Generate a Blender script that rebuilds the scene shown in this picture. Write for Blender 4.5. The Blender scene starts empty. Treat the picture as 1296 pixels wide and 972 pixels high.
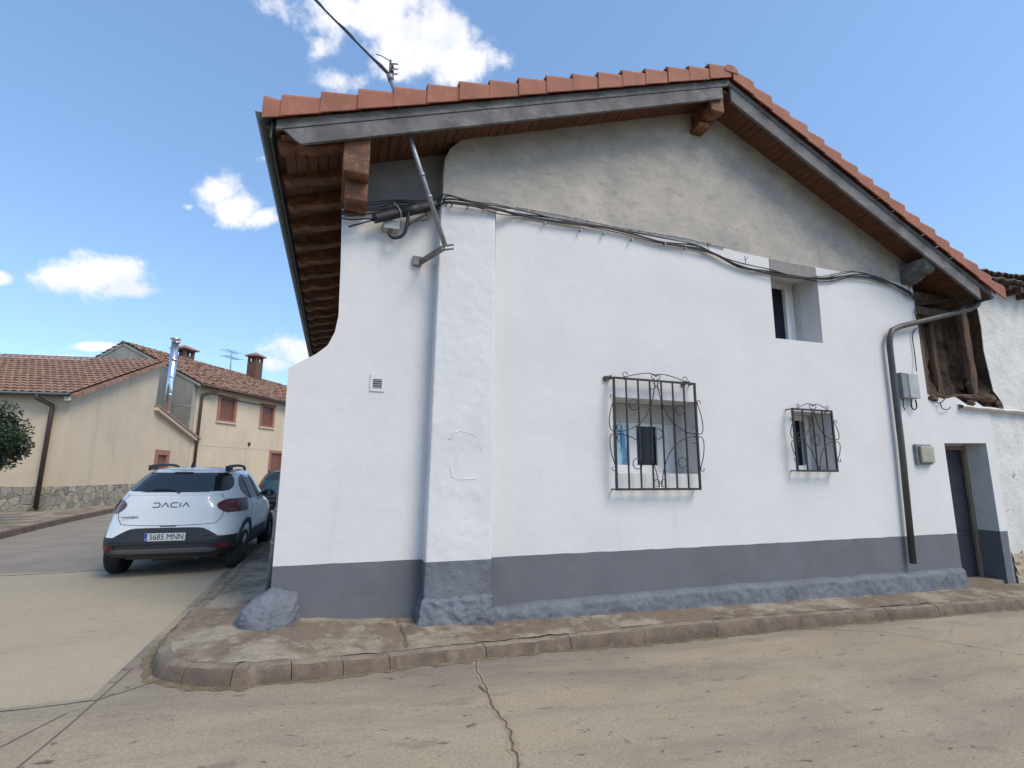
import bpy, bmesh, math, random
from mathutils import Vector, Matrix, noise
from mathutils.geometry import tessellate_polygon
random.seed(7)
S = bpy.context.scene
COL = S.collection
R = math.radians

# ------------------------------------------------------------------ camera
FPX = 632.0; AZ = R(19.3); PITCH = R(10.0); ROLL = 0.0072
CAM = Vector((0.32, -5.87, 1.5))
fw = Vector((math.sin(AZ)*math.cos(PITCH), math.cos(AZ)*math.cos(PITCH), math.sin(PITCH)))
r0 = Vector((math.cos(AZ), -math.sin(AZ), 0)); u0 = r0.cross(fw)
RR = math.cos(ROLL)*r0 + math.sin(ROLL)*u0
UU = -math.sin(ROLL)*r0 + math.cos(ROLL)*u0
cd = bpy.data.cameras.new('camera'); cam = bpy.data.objects.new('camera', cd); COL.objects.link(cam)
m = Matrix((RR, UU, -fw)).transposed().to_4x4(); m.translation = CAM
cam.matrix_world = m
cd.sensor_fit = 'HORIZONTAL'; cd.sensor_width = 36; cd.lens = 36*FPX/1296; cd.clip_end = 2000; cd.clip_start = 0.05
S.camera = cam

def ray(px, py): return fw + RR*((px-648)/FPX) + UU*((486-py)/FPX)
def W(px, py, y=0.0):                       # surveyed point (x, z) on the vertical plane at depth y
    d = ray(px, py); t = (y-CAM.y)/d.y
    return (CAM.x+t*d.x, CAM.z+t*d.z)
def W3(px, py, y=0.0):
    a = W(px, py, y); return Vector((a[0], y, a[1]))
def V(px, py, x0, y0, az):                  # surveyed point (s, z) on a vertical plane of any heading
    a = R(az); dx, dy = math.sin(a), math.cos(a); n = (dy, -dx); d = ray(px, py)
    t = ((x0-CAM.x)*n[0]+(y0-CAM.y)*n[1])/(d.x*n[0]+d.y*n[1])
    return ((CAM.x+t*d.x-x0)*dx+(CAM.y+t*d.y-y0)*dy, CAM.z+t*d.z)

# ------------------------------------------------------------------ light and sky
SUN_EL, SUN_AZ = R(50), R(148)              # azimuth clockwise from +Y: high, behind the camera to the right
w = bpy.data.worlds.new('World'); S.world = w; w.use_nodes = True
nt = w.node_tree; nt.nodes.clear(); N = nt.nodes.new; L = nt.links.new
out = N('ShaderNodeOutputWorld'); sky = N('ShaderNodeTexSky'); sky.sky_type = 'NISHITA'
sky.sun_disc = False; sky.sun_elevation = SUN_EL; sky.sun_rotation = SUN_AZ
sky.air_density = 1.0; sky.dust_density = 1.2; sky.ozone_density = 1.0; sky.altitude = 900
bg = N('ShaderNodeBackground'); bg.inputs[1].default_value = 0.15
hs = N('ShaderNodeHueSaturation'); L(sky.outputs[0], hs.inputs['Color']); hs.inputs['Saturation'].default_value = 1.10; hs.inputs['Value'].default_value = .183
gm = N('ShaderNodeGamma'); L(hs.outputs[0], gm.inputs[0]); gm.inputs[1].default_value = 0.62       # tone curve on the colour flattens the sky gradient
gn = N('ShaderNodeVectorMath'); gn.operation = 'MULTIPLY'; L(gm.outputs[0], gn.inputs[0]); gn.inputs[1].default_value = (.67/.15, .82/.15, .98/.15)
L(gn.outputs[0], bg.inputs[0])
tc = N('ShaderNodeTexCoord')
def mth(op, a, b=None, c=None):
    n = N('ShaderNodeMath'); n.operation = op
    for i, v in enumerate((a, b, c)):
        if v is None: continue
        if isinstance(v, (int, float)): n.inputs[i].default_value = v
        else: L(v, n.inputs[i])
    return n.outputs[0]
def dotn(vec):
    n = N('ShaderNodeVectorMath'); n.operation = 'DOT_PRODUCT'; L(nrm.outputs[0], n.inputs[0]); n.inputs[1].default_value = vec
    return n.outputs['Value']
nrm = N('ShaderNodeVectorMath'); nrm.operation = 'NORMALIZE'; L(tc.outputs['Generated'], nrm.inputs[0])
CL = [(455,15,95,38),(535,50,72,48),(578,78,46,30),(405,55,60,26,.72),(428,100,50,22,.72),(500,98,34,14,.7),
      (280,240,26,26),(300,262,34,24),(335,275,26,14),(122,350,50,27),(158,366,34,12),(90,352,26,10),
      (372,445,30,22),(352,462,24,12),(120,438,26,6),(-4,352,12,9),(52,452,34,5),(333,200,26,10,.6),(238,262,14,8,.6),
      (900,-240,240,90),(200,-180,200,70),(-300,60,160,60),(1700,200,220,50)]
cov = None
for q_ in CL:
    px, py, a, b = q_[:4]; st_ = q_[4] if len(q_) > 4 else 1.25
    d = ray(px, py); k = d.length; d = d.normalized()
    e1 = (RR - d*RR.dot(d)).normalized(); e2 = d.cross(e1)
    q = FPX*k                                  # pixels per radian seen there
    s1 = mth('MULTIPLY', dotn(e1), q/a/ max(.6, 1)); s2 = mth('MULTIPLY', dotn(e2), q/b)
    r2 = mth('ADD', mth('MULTIPLY', s1, s1), mth('MULTIPLY', s2, s2))
    front = mth('GREATER_THAN', dotn(d), 0.2)
    c = mth('SUBTRACT', mth('SUBTRACT', st_, mth('SQRT', r2)), mth('MULTIPLY', mth('SUBTRACT', 1.0, front), 9.0))
    cov = c if cov is None else mth('MAXIMUM', cov, c)
cov = mth('MAXIMUM', cov, -1.3)
def wn(scale, detail, rough=.6):
    n = N('ShaderNodeTexNoise'); L(nrm.outputs[0], n.inputs['Vector']); n.inputs['Scale'].default_value = scale
    n.inputs['Detail'].default_value = detail; n.inputs['Roughness'].default_value = rough; return n.outputs[0]
ns = mth('MULTIPLY', mth('SUBTRACT', wn(17, 6, .62), 0.5), 2.6)
cs = mth('ADD', cov, ns)
sm = N('ShaderNodeMapRange'); sm.interpolation_type = 'SMOOTHSTEP'; L(cs, sm.inputs[0])
sm.inputs[1].default_value = 0.02; sm.inputs[2].default_value = 0.85; sm.inputs[4].default_value = 0.95
shade = N('ShaderNodeMapRange'); L(wn(14, 3), shade.inputs[0]); shade.inputs[1].default_value = .35; shade.inputs[2].default_value = .6
cr = N('ShaderNodeMixRGB'); L(shade.outputs[0], cr.inputs[0]); cr.inputs[1].default_value = (.74,.78,.9,1); cr.inputs[2].default_value = (1,.97,.96,1)
bg2 = N('ShaderNodeBackground'); L(cr.outputs[0], bg2.inputs[0]); bg2.inputs[1].default_value = 0.95
mx = N('ShaderNodeMixShader'); L(sm.outputs[0], mx.inputs[0]); L(bg.outputs[0], mx.inputs[1]); L(bg2.outputs[0], mx.inputs[2])
L(mx.outputs[0], out.inputs[0])

sd = bpy.data.lights.new('sun', 'SUN'); sd.energy = 2.3; sd.angle = R(28); sd.color = (1, .87, .70)
so = bpy.data.objects.new('sun', sd); COL.objects.link(so)
sdir = Vector((math.sin(SUN_AZ)*math.cos(SUN_EL), math.cos(SUN_AZ)*math.cos(SUN_EL), math.sin(SUN_EL)))
so.rotation_euler = sdir.to_track_quat('Z', 'Y').to_euler(); so.location = (0, -10, 30)
S.view_settings.view_transform = 'Standard'; S.view_settings.look = 'None'
S.view_settings.exposure = 0.33; S.view_settings.gamma = 1
S.render.engine = 'CYCLES'
S.cycles.max_bounces = 5; S.cycles.diffuse_bounces = 3; S.cycles.glossy_bounces = 3; S.cycles.caustics_reflective = False; S.cycles.caustics_refractive = False
w.cycles.sampling_method = 'MANUAL'; w.cycles.sample_map_resolution = 512

# ------------------------------------------------------------------ materials
def mat(name, col, rough=.8, col2=None, scale=3.0, lo=.4, hi=.65, stains=None, bumps=(), metal=0.0, stretch=None, spec=.5, coat=0, fine=0.06, trans=0):
    """procedural: noise mix of two tones, optional stains [(colour, scale, lo, hi, amount, stretch)], bumps [(scale, strength, distance)]"""
    M_ = bpy.data.materials.new(name); M_.use_nodes = True; t = M_.node_tree; t.nodes.clear(); n = t.nodes.new; l = t.links.new
    o = n('ShaderNodeOutputMaterial'); p = n('ShaderNodeBsdfPrincipled'); l(p.outputs[0], o.inputs[0])
    p.inputs['Roughness'].default_value = rough; p.inputs['Metallic'].default_value = metal
    p.inputs['Specular IOR Level'].default_value = spec; p.inputs['Coat Weight'].default_value = coat
    p.inputs['Transmission Weight'].default_value = trans
    tcn = n('ShaderNodeTexCoord')
    def vec(st):
        if not st: return tcn.outputs['Object']
        mp = n('ShaderNodeMapping'); mp.inputs['Scale'].default_value = st; l(tcn.outputs['Object'], mp.inputs[0]); return mp.outputs[0]
    def nz(sc, st=None, det=4, ro=.6):
        x = n('ShaderNodeTexNoise'); x.inputs['Scale'].default_value = sc; x.inputs['Detail'].default_value = det
        x.inputs['Roughness'].default_value = ro; l(vec(st), x.inputs['Vector']); return x.outputs[0]
    def rng(s, a, b, c=0., d=1.):
        x = n('ShaderNodeMapRange'); l(s, x.inputs[0]); x.inputs[1].default_value = a; x.inputs[2].default_value = b
        x.inputs[3].default_value = c; x.inputs[4].default_value = d; return x.outputs[0]
    def mix(f, a, b, bt='MIX'):
        x = n('ShaderNodeMixRGB'); x.blend_type = bt
        if isinstance(f, float): x.inputs[0].default_value = f
        else: l(f, x.inputs[0])
        for i, v in ((1, a), (2, b)):
            if isinstance(v, tuple): x.inputs[i].default_value = (*v[:3], 1)
            else: l(v, x.inputs[i])
        return x.outputs[0]
    c = tuple(col)
    if col2: c = mix(rng(nz(scale, stretch), lo, hi), tuple(col), tuple(col2))
    for s in (stains or []):
        cc, sc, a, b, amt = s[:5]; st = s[5] if len(s) > 5 else None
        c = mix(rng(nz(sc, st, 5, .65), a, b, 0., amt), c, tuple(cc))
    if fine:
        f = rng(nz(60, None, 2), .3, .7, 1-fine, 1+fine)
        x = n('ShaderNodeVectorMath'); x.operation = 'SCALE'
        if isinstance(c, tuple): x.inputs[0].default_value = c[:3]
        else: l(c, x.inputs[0])
        l(f, x.inputs['Scale']); c = x.outputs[0]
    if isinstance(c, tuple): p.inputs['Base Color'].default_value = (*c[:3], 1)
    else: l(c, p.inputs['Base Color'])
    prev = None
    for bsc, bst, bd in bumps:
        b = n('ShaderNodeBump'); b.inputs['Strength'].default_value = bst; b.inputs['Distance'].default_value = bd
        l(nz(bsc, None, 3, .6), b.inputs['Height'])
        if prev: l(prev, b.inputs['Normal'])
        prev = b.outputs[0]
    if prev: l(prev, p.inputs['Normal'])
    M_['p'] = 1
    return M_

PL = [(1.1, .3, .05), (7, .28, .010), (45, .35, .004)]
MT = {}
MT['white'] = mat('whitewashed_render', (.66,.645,.63), .85, (.62,.61,.595), .9, stains=[((.50,.48,.45), 1.2, .60, .78, .35, (4,1,.35)), ((.45,.44,.42), 24, .69, .74, .5), ((.55,.54,.50), 2.2, .62, .8, .35), ((.60,.60,.60), .7, .5, .75, .25, (3,1,.4))], bumps=PL, fine=.02)
MT['white_rough'] = mat('rough_whitewash', (.66,.65,.645), .85, (.61,.60,.595), 1.5, stains=[((.55,.54,.50), 3, .6, .8, .4)], bumps=[(2.5,.25,.04),(10,.22,.010),(50,.3,.004)], fine=.03)
MT['dado'] = mat('slate_blue_paint', (.130,.136,.152), .75, (.112,.117,.131), 1.6, stains=[((.19,.165,.14), 2.6, .56, .74, .35, (1,1,2)), ((.20,.21,.22), 6, .63, .8, .4)], bumps=PL, fine=.04)
MT['dado_rough'] = mat('rough_slate_paint', (.145,.156,.182), .75, (.110,.119,.138), 3, stains=[((.25,.27,.30), 9, .6, .8, .5), ((.07,.08,.09), 14, .6, .75, .5)], bumps=[(9,.5,.03),(30,.5,.010),(90,.5,.004)], fine=.08)
MT['gable'] = mat('bare_cement_render', (.43,.39,.335), .9, (.33,.305,.27), 2.1, .35, .65, stains=[((.24,.235,.23), .7, .48, .75, .45, (1,1,1.6)), ((.54,.48,.39), 1.6, .50, .68, .5), ((.20,.19,.185), 4.5, .54, .66, .40, (.6,1,1.6)), ((.22,.20,.185), 9, .54, .68, .30, (.5,1,1.8)), ((.50,.45,.385), 14, .55, .68, .3, (.5,1,1.4))], bumps=[(1.2,.5,.05),(5,.5,.02),(16,.4,.008),(50,.4,.004)], fine=.05)
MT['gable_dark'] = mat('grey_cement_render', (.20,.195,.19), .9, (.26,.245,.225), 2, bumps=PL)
MT['reveal'] = mat('shade_toned_reveal_plaster', (.58,.575,.57), .88, (.50,.50,.49), 2.5, stains=[((.30,.30,.29), 5, .6, .75, .4)], bumps=PL, fine=.03)  # plaster greyed in its colour for the shade on reveals facing left
MT['road'] = mat('worn_concrete', (.355,.290,.198), .9, (.29,.24,.168), .45, .35, .68,
    stains=[((.165,.138,.118), .8, .42, .56, .8, (.10,.75,1)), ((.36,.26,.19), .6, .55, .7, .4, (.5,1,1)), ((.36,.32,.235), .8, .5, .7, .6, (.6,1.2,1)), ((.21,.185,.14), 2.2, .52, .7, .5, (.5,1,1)), ((.085,.07,.055), 14, .63, .67, .85, (.45,1,1)), ((.07,.06,.05), 30, .66, .69, .8), ((.15,.125,.10), 5, .60, .70, .55, (.4,1,1)), ((.19,.16,.12), 70, .54, .66, .6), ((.42,.39,.33), 30, .70, .74, .6)],
    bumps=[(3,.25,.02),(35,.45,.008),(160,.6,.003)], fine=.16)
MT['road_light'] = mat('pale_concrete_slab', (.41,.34,.235), .9, (.36,.30,.21), .5, .35, .68, stains=[((.30,.26,.19), 1.6, .5, .72, .5, (.6,1,1)), ((.18,.15,.11), 14, .64, .70, .6, (.45,1,1)), ((.25,.21,.16), 70, .56, .66, .4)], bumps=[(3,.25,.02),(35,.45,.008),(160,.6,.003)], fine=.14)
MT['street'] = mat('old_brown_paving', (.27,.23,.18), .92, (.215,.185,.15), 1.2, stains=[((.26,.23,.19), 2.5, .5, .7, .6), ((.10,.09,.08), 18, .62, .72, .6)], bumps=[(20,.5,.012),(110,.5,.004)], fine=.12)
MT['crack'] = mat('dirt_filled_crack', (.085,.06,.045), 1, (.16,.115,.08), 8, bumps=[(60,.7,.01)], fine=.2)
MT['dirt'] = mat('kerbside_dirt', (.20,.155,.09), 1, (.13,.10,.06), 9, stains=[((.10,.11,.04), 5, .58, .7, .5)], bumps=[(60,.8,.01)], fine=.3)
MT['halo'] = mat('dusty_crack_margin', (.27,.215,.145), 1, (.33,.27,.18), 14, fine=.2)
MT['joint'] = mat('sawn_joint', (.10,.088,.075), 1, (.15,.13,.11), 6)
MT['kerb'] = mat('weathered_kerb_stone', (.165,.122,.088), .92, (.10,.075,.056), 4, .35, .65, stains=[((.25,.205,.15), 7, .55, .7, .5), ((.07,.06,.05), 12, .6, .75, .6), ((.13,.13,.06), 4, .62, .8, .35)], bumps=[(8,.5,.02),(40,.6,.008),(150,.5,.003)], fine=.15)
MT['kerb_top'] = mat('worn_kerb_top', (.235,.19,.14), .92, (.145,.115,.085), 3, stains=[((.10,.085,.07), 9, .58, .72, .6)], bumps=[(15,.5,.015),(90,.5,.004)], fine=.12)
MT['walk'] = mat('rough_pavement', (.31,.265,.195), .95, (.185,.14,.10), 1.3, .44, .54, stains=[((.12,.09,.065), 3.5, .52, .66, .75), ((.36,.32,.25), 6, .56, .68, .6), ((.40,.36,.30), 45, .64, .7, .7), ((.08,.065,.05), 55, .64, .7, .7)], bumps=[(12,.7,.02),(60,.8,.010),(160,.6,.004)], fine=.18)
MT['tile'] = mat('terracotta_tile', (.34,.128,.078), .8, (.26,.098,.058), 2.3, .35, .65, stains=[((.50,.22,.15), 6, .55, .75, .5), ((.17,.08,.06), 7, .57, .72, .6), ((.30,.24,.19), 16, .62, .7, .4)], bumps=[(30,.3,.004)], fine=.07)
MT['tile_old'] = mat('aged_roof_tile', (.33,.195,.135), .85, (.22,.125,.09), 3.5, .4, .6, stains=[((.42,.27,.20), 5, .5, .65, .7), ((.10,.075,.06), 8, .56, .7, .6)], bumps=[(25,.4,.01)], fine=.12)
MT['tile_mossy'] = mat('lichen_grey_tile', (.16,.125,.10), .95, (.09,.075,.065), 4, .4, .6, stains=[((.26,.24,.19), 9, .54, .66, .7), ((.27,.13,.09), 5, .6, .7, .6)], bumps=[(20,.6,.02)], fine=.2)
MT['board'] = mat('grey_weathered_timber', (.165,.16,.16), .85, (.10,.095,.095), 2.5, .4, .6, stains=[((.30,.29,.275), 5, .55, .70, .6, (.6,1,1.5)), ((.05,.045,.045), 12, .58, .68, .6, (.5,1,2)), ((.10,.07,.05), 5, .6, .8, .5)], bumps=[(30,.4,.005)], fine=.08)
MT['soffit'] = mat('stained_soffit_boards', (.175,.075,.038), .8, (.10,.043,.025), 5, .35, .65, stretch=(6,.7,2), stains=[((.05,.035,.03), 3, .55, .75, .6)], bumps=[(30,.4,.004)], fine=.1)
MT['beam'] = mat('orange_brown_beam', (.22,.092,.040), .75, (.085,.038,.022), 3, .35, .62, stretch=(1,2,3), stains=[((.33,.19,.09), 6, .56, .72, .6), ((.04,.028,.022), 4, .58, .75, .7)], bumps=[(14,.5,.012),(50,.4,.004)], fine=.12)
MT['oldwood'] = mat('dark_old_wood', (.115,.062,.034), .85, (.04,.026,.018), 4, stretch=(4,4,.6), stains=[((.18,.13,.08), 6, .56, .75, .7, (4,4,.6))], bumps=[(20,.7,.02)], fine=.15)
MT['adobe'] = mat('crumbling_adobe', (.105,.062,.036), .95, (.04,.026,.018), 3, .38, .62, stains=[((.19,.135,.085), 4, .56, .72, .7)], bumps=[(7,.8,.05),(30,.7,.015)], fine=.2)
MT['peel'] = mat('peeling_whitewash', (.66,.645,.61), .9, (.56,.545,.51), 1.5, stains=[((.34,.34,.33), 11, .60, .67, .5), ((.42,.33,.25), 1.3, .60, .72, .6), ((.30,.25,.20), 3.1, .64, .69, .8)], bumps=[(3,.6,.05),(18,.6,.02)], fine=.05)
MT['gutter'] = mat('dark_green_grey_gutter', (.030,.050,.055), .45, (.045,.065,.07), 3, spec=.5)
MT['pipe'] = mat('dark_brown_downpipe', (.055,.048,.045), .45, (.075,.066,.06), 4)
MT['galv'] = mat('galvanised_steel', (.30,.32,.34), .5, (.22,.23,.25), 8, metal=.6)
MT['rustmetal'] = mat('weathered_bracket_steel', (.26,.25,.23), .7, (.14,.12,.10), 9, metal=.3)
MT['chrome'] = mat('stainless_flue', (.75,.76,.78), .22, metal=1.0, fine=0)
MT['black'] = mat('black_cable_sheath', (.018,.018,.021), .55, fine=0)
MT['iron'] = mat('black_wrought_iron', (.022,.018,.018), .5, (.06,.03,.022), 14, .6, .75, fine=.1)
MT['pvc'] = mat('white_window_frame', (.78,.78,.76), .4, fine=.02)
MT['cream_pvc'] = mat('cream_shutter', (.56,.54,.49), .55, (.50,.48,.43), 5, fine=.03)
MT['glass'] = mat('dark_window_glass', (.008,.012,.024), .12, (.012,.02,.034), 2, spec=.25, fine=0)
MT['glass_blue'] = mat('painted_blue_reflection_glass', (.03,.16,.34), .05, (.35,.55,.70), 3.2, .42, .5, stretch=(3,3,.5), spec=.8, fine=0)  # sky reflection painted as blue and pale streaks in the glass colour
MT['box'] = mat('grey_plastic_box', (.40,.41,.40), .6, (.33,.34,.33), 7)
MT['boxdark'] = mat('dirty_grey_metal', (.20,.21,.21), .6, (.15,.16,.16), 7)
MT['beige'] = mat('beige_bulkhead', (.38,.36,.27), .5, (.30,.28,.20), 6)
MT['door'] = mat('navy_painted_door', (.010,.012,.024), .6, (.014,.016,.03), 5)
MT['doorframe'] = mat('bare_wood_frame', (.16,.12,.08), .8, (.22,.18,.12), 8, stretch=(3,3,.4))
MT['cream'] = mat('cream_render', (.61,.50,.36), .9, (.56,.46,.335), .5, stains=[((.36,.33,.26), .8, .55, .75, .5, (1.5,1.5,.3)), ((.40,.35,.28), .25, .5, .7, .3)], bumps=[(30,.15,.004)], fine=.03)
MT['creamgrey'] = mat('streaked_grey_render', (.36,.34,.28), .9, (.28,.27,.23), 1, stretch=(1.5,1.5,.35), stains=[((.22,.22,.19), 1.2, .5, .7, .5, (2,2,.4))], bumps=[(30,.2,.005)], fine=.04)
MT['trimcream'] = mat('pale_cream_trim', (.60,.53,.42), .8, (.54,.47,.37), 2)
MT['brick'] = mat('pink_brick_surround', (.36,.16,.115), .85, (.29,.125,.09), 7, bumps=[(30,.3,.005)], fine=.08)
MT['shutter'] = mat('brown_roller_shutter', (.20,.085,.06), .6, (.17,.07,.05), 2, fine=.05)
MT['brownpipe'] = mat('brown_drainpipe', (.055,.035,.027), .5, (.07,.048,.037), 3)
MT['carwhite'] = mat('white_car_paint', (.78,.78,.75), .28, coat=.9, spec=.5, fine=0)
MT['cargreen'] = mat('dark_green_car_paint', (.010,.045,.042), .28, coat=.9, fine=0)
MT['carblack'] = mat('black_bumper_plastic', (.022,.023,.025), .55, fine=.04)
MT['trimgrey'] = mat('grey_skid_trim', (.10,.10,.105), .45, fine=0)
MT['carglass'] = mat('tinted_car_glass', (.016,.021,.024), .04, spec=.8, fine=0)
MT['tyre'] = mat('tyre_rubber', (.020,.020,.021), .85, (.05,.045,.04), 5, .5, .7)
MT['rim'] = mat('dark_wheel_rim', (.07,.07,.075), .4, metal=.5, fine=0)
MT['redlight'] = mat('smoked_red_lamp', (.13,.014,.018), .14, (.075,.010,.014), 5, coat=.8, fine=0)
MT['redlit'] = mat('red_reflector', (.13,.014,.012), .2, fine=0)
MT['plate'] = mat('reflective_plate', (.62,.64,.64), .5, fine=0)
MT['plateblue'] = mat('blue_plate_band', (.03,.08,.30), .5, fine=0)
MT['ink'] = mat('black_lettering', (.012,.012,.014), .5, fine=0)
MT['badge'] = mat('satin_grey_badge', (.06,.06,.065), .35, metal=.5, fine=0)
MT['bark'] = mat('tree_bark', (.085,.065,.05), .95, (.05,.04,.03), 8, bumps=[(30,.8,.02)])
MT['leaf'] = mat('dark_green_leaf', (.018,.036,.014), .6, (.034,.060,.022), 4, .4, .6, stains=[((.010,.020,.010), 2, .5, .65, .6)], fine=.2)
MT['cap'] = mat('ceramic_insulator', (.08,.06,.05), .4)

# stone plinth, brick chimney: cell textures
def cellmat(name, c1, c2, mortar, scale, brick=False):
    M_ = bpy.data.materials.new(name); M_.use_nodes = True; t = M_.node_tree; n = t.nodes.new; l = t.links.new
    p = t.nodes['Principled BSDF']; p.inputs['Roughness'].default_value = .9
    tcn = n('ShaderNodeTexCoord')
    if brick:
        sx = n('ShaderNodeSeparateXYZ'); l(tcn.outputs['Object'], sx.inputs[0]); ad = n('ShaderNodeMath'); l(sx.outputs[0], ad.inputs[0]); l(sx.outputs[1], ad.inputs[1])
        cx = n('ShaderNodeCombineXYZ'); l(ad.outputs[0], cx.inputs[0]); l(sx.outputs[2], cx.inputs[1])
        b = n('ShaderNodeTexBrick'); l(cx.outputs[0], b.inputs['Vector']); b.inputs['Color1'].default_value = (*c1, 1); b.inputs['Color2'].default_value = (*c2, 1)
        b.inputs['Mortar'].default_value = (*mortar, 1); b.inputs['Scale'].default_value = scale; b.inputs['Mortar Size'].default_value = .025
        l(b.outputs[0], p.inputs['Base Color'])
        bp = n('ShaderNodeBump'); bp.invert = True; l(b.outputs['Fac'], bp.inputs['Height']); bp.inputs['Distance'].default_value = .01; l(bp.outputs[0], p.inputs['Normal'])
        return M_
    nz = n('ShaderNodeTexNoise'); nz.inputs['Scale'].default_value = 1.6; l(tcn.outputs['Object'], nz.inputs[0])
    ad = n('ShaderNodeMixRGB'); ad.inputs[0].default_value = .12; l(tcn.outputs['Object'], ad.inputs[1]); l(nz.outputs['Color'], ad.inputs[2])
    v = n('ShaderNodeTexVoronoi'); v.inputs['Scale'].default_value = scale; l(ad.outputs[0], v.inputs[0])
    v2 = n('ShaderNodeTexVoronoi'); v2.feature = 'DISTANCE_TO_EDGE'; v2.inputs['Scale'].default_value = scale; l(ad.outputs[0], v2.inputs[0])
    sp = n('ShaderNodeSeparateXYZ'); l(v.outputs['Color'], sp.inputs[0])
    m1 = n('ShaderNodeMixRGB'); l(sp.outputs[0], m1.inputs[0]); m1.inputs[1].default_value = (*c1, 1); m1.inputs[2].default_value = (*c2, 1)
    r = n('ShaderNodeMapRange'); l(v2.outputs[0], r.inputs[0]); r.inputs[1].default_value = .02; r.inputs[2].default_value = .07
    m2 = n('ShaderNodeMixRGB'); l(r.outputs[0], m2.inputs[0]); m2.inputs[1].default_value = (*mortar, 1); l(m1.outputs[0], m2.inputs[2])
    n3 = n('ShaderNodeTexNoise'); n3.inputs['Scale'].default_value = 9; l(tcn.outputs['Object'], n3.inputs[0])
    m3 = n('ShaderNodeMixRGB'); m3.blend_type = 'OVERLAY'; m3.inputs[0].default_value = .5; l(m2.outputs[0], m3.inputs[1]); l(n3.outputs[0], m3.inputs[2])
    l(m3.outputs[0], p.inputs['Base Color'])
    bp = n('ShaderNodeBump'); l(r.outputs[0], bp.inputs['Height']); bp.inputs['Distance'].default_value = .03; l(bp.outputs[0], p.inputs['Normal'])
    return M_
MT['stone'] = cellmat('fieldstone_plinth', (.42,.37,.28), (.20,.19,.17), (.30,.27,.215), 3.6)
MT['chimbrick'] = cellmat('chimney_brick', (.17,.075,.05), (.115,.055,.04), (.17,.14,.12), 4.0, True)

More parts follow.
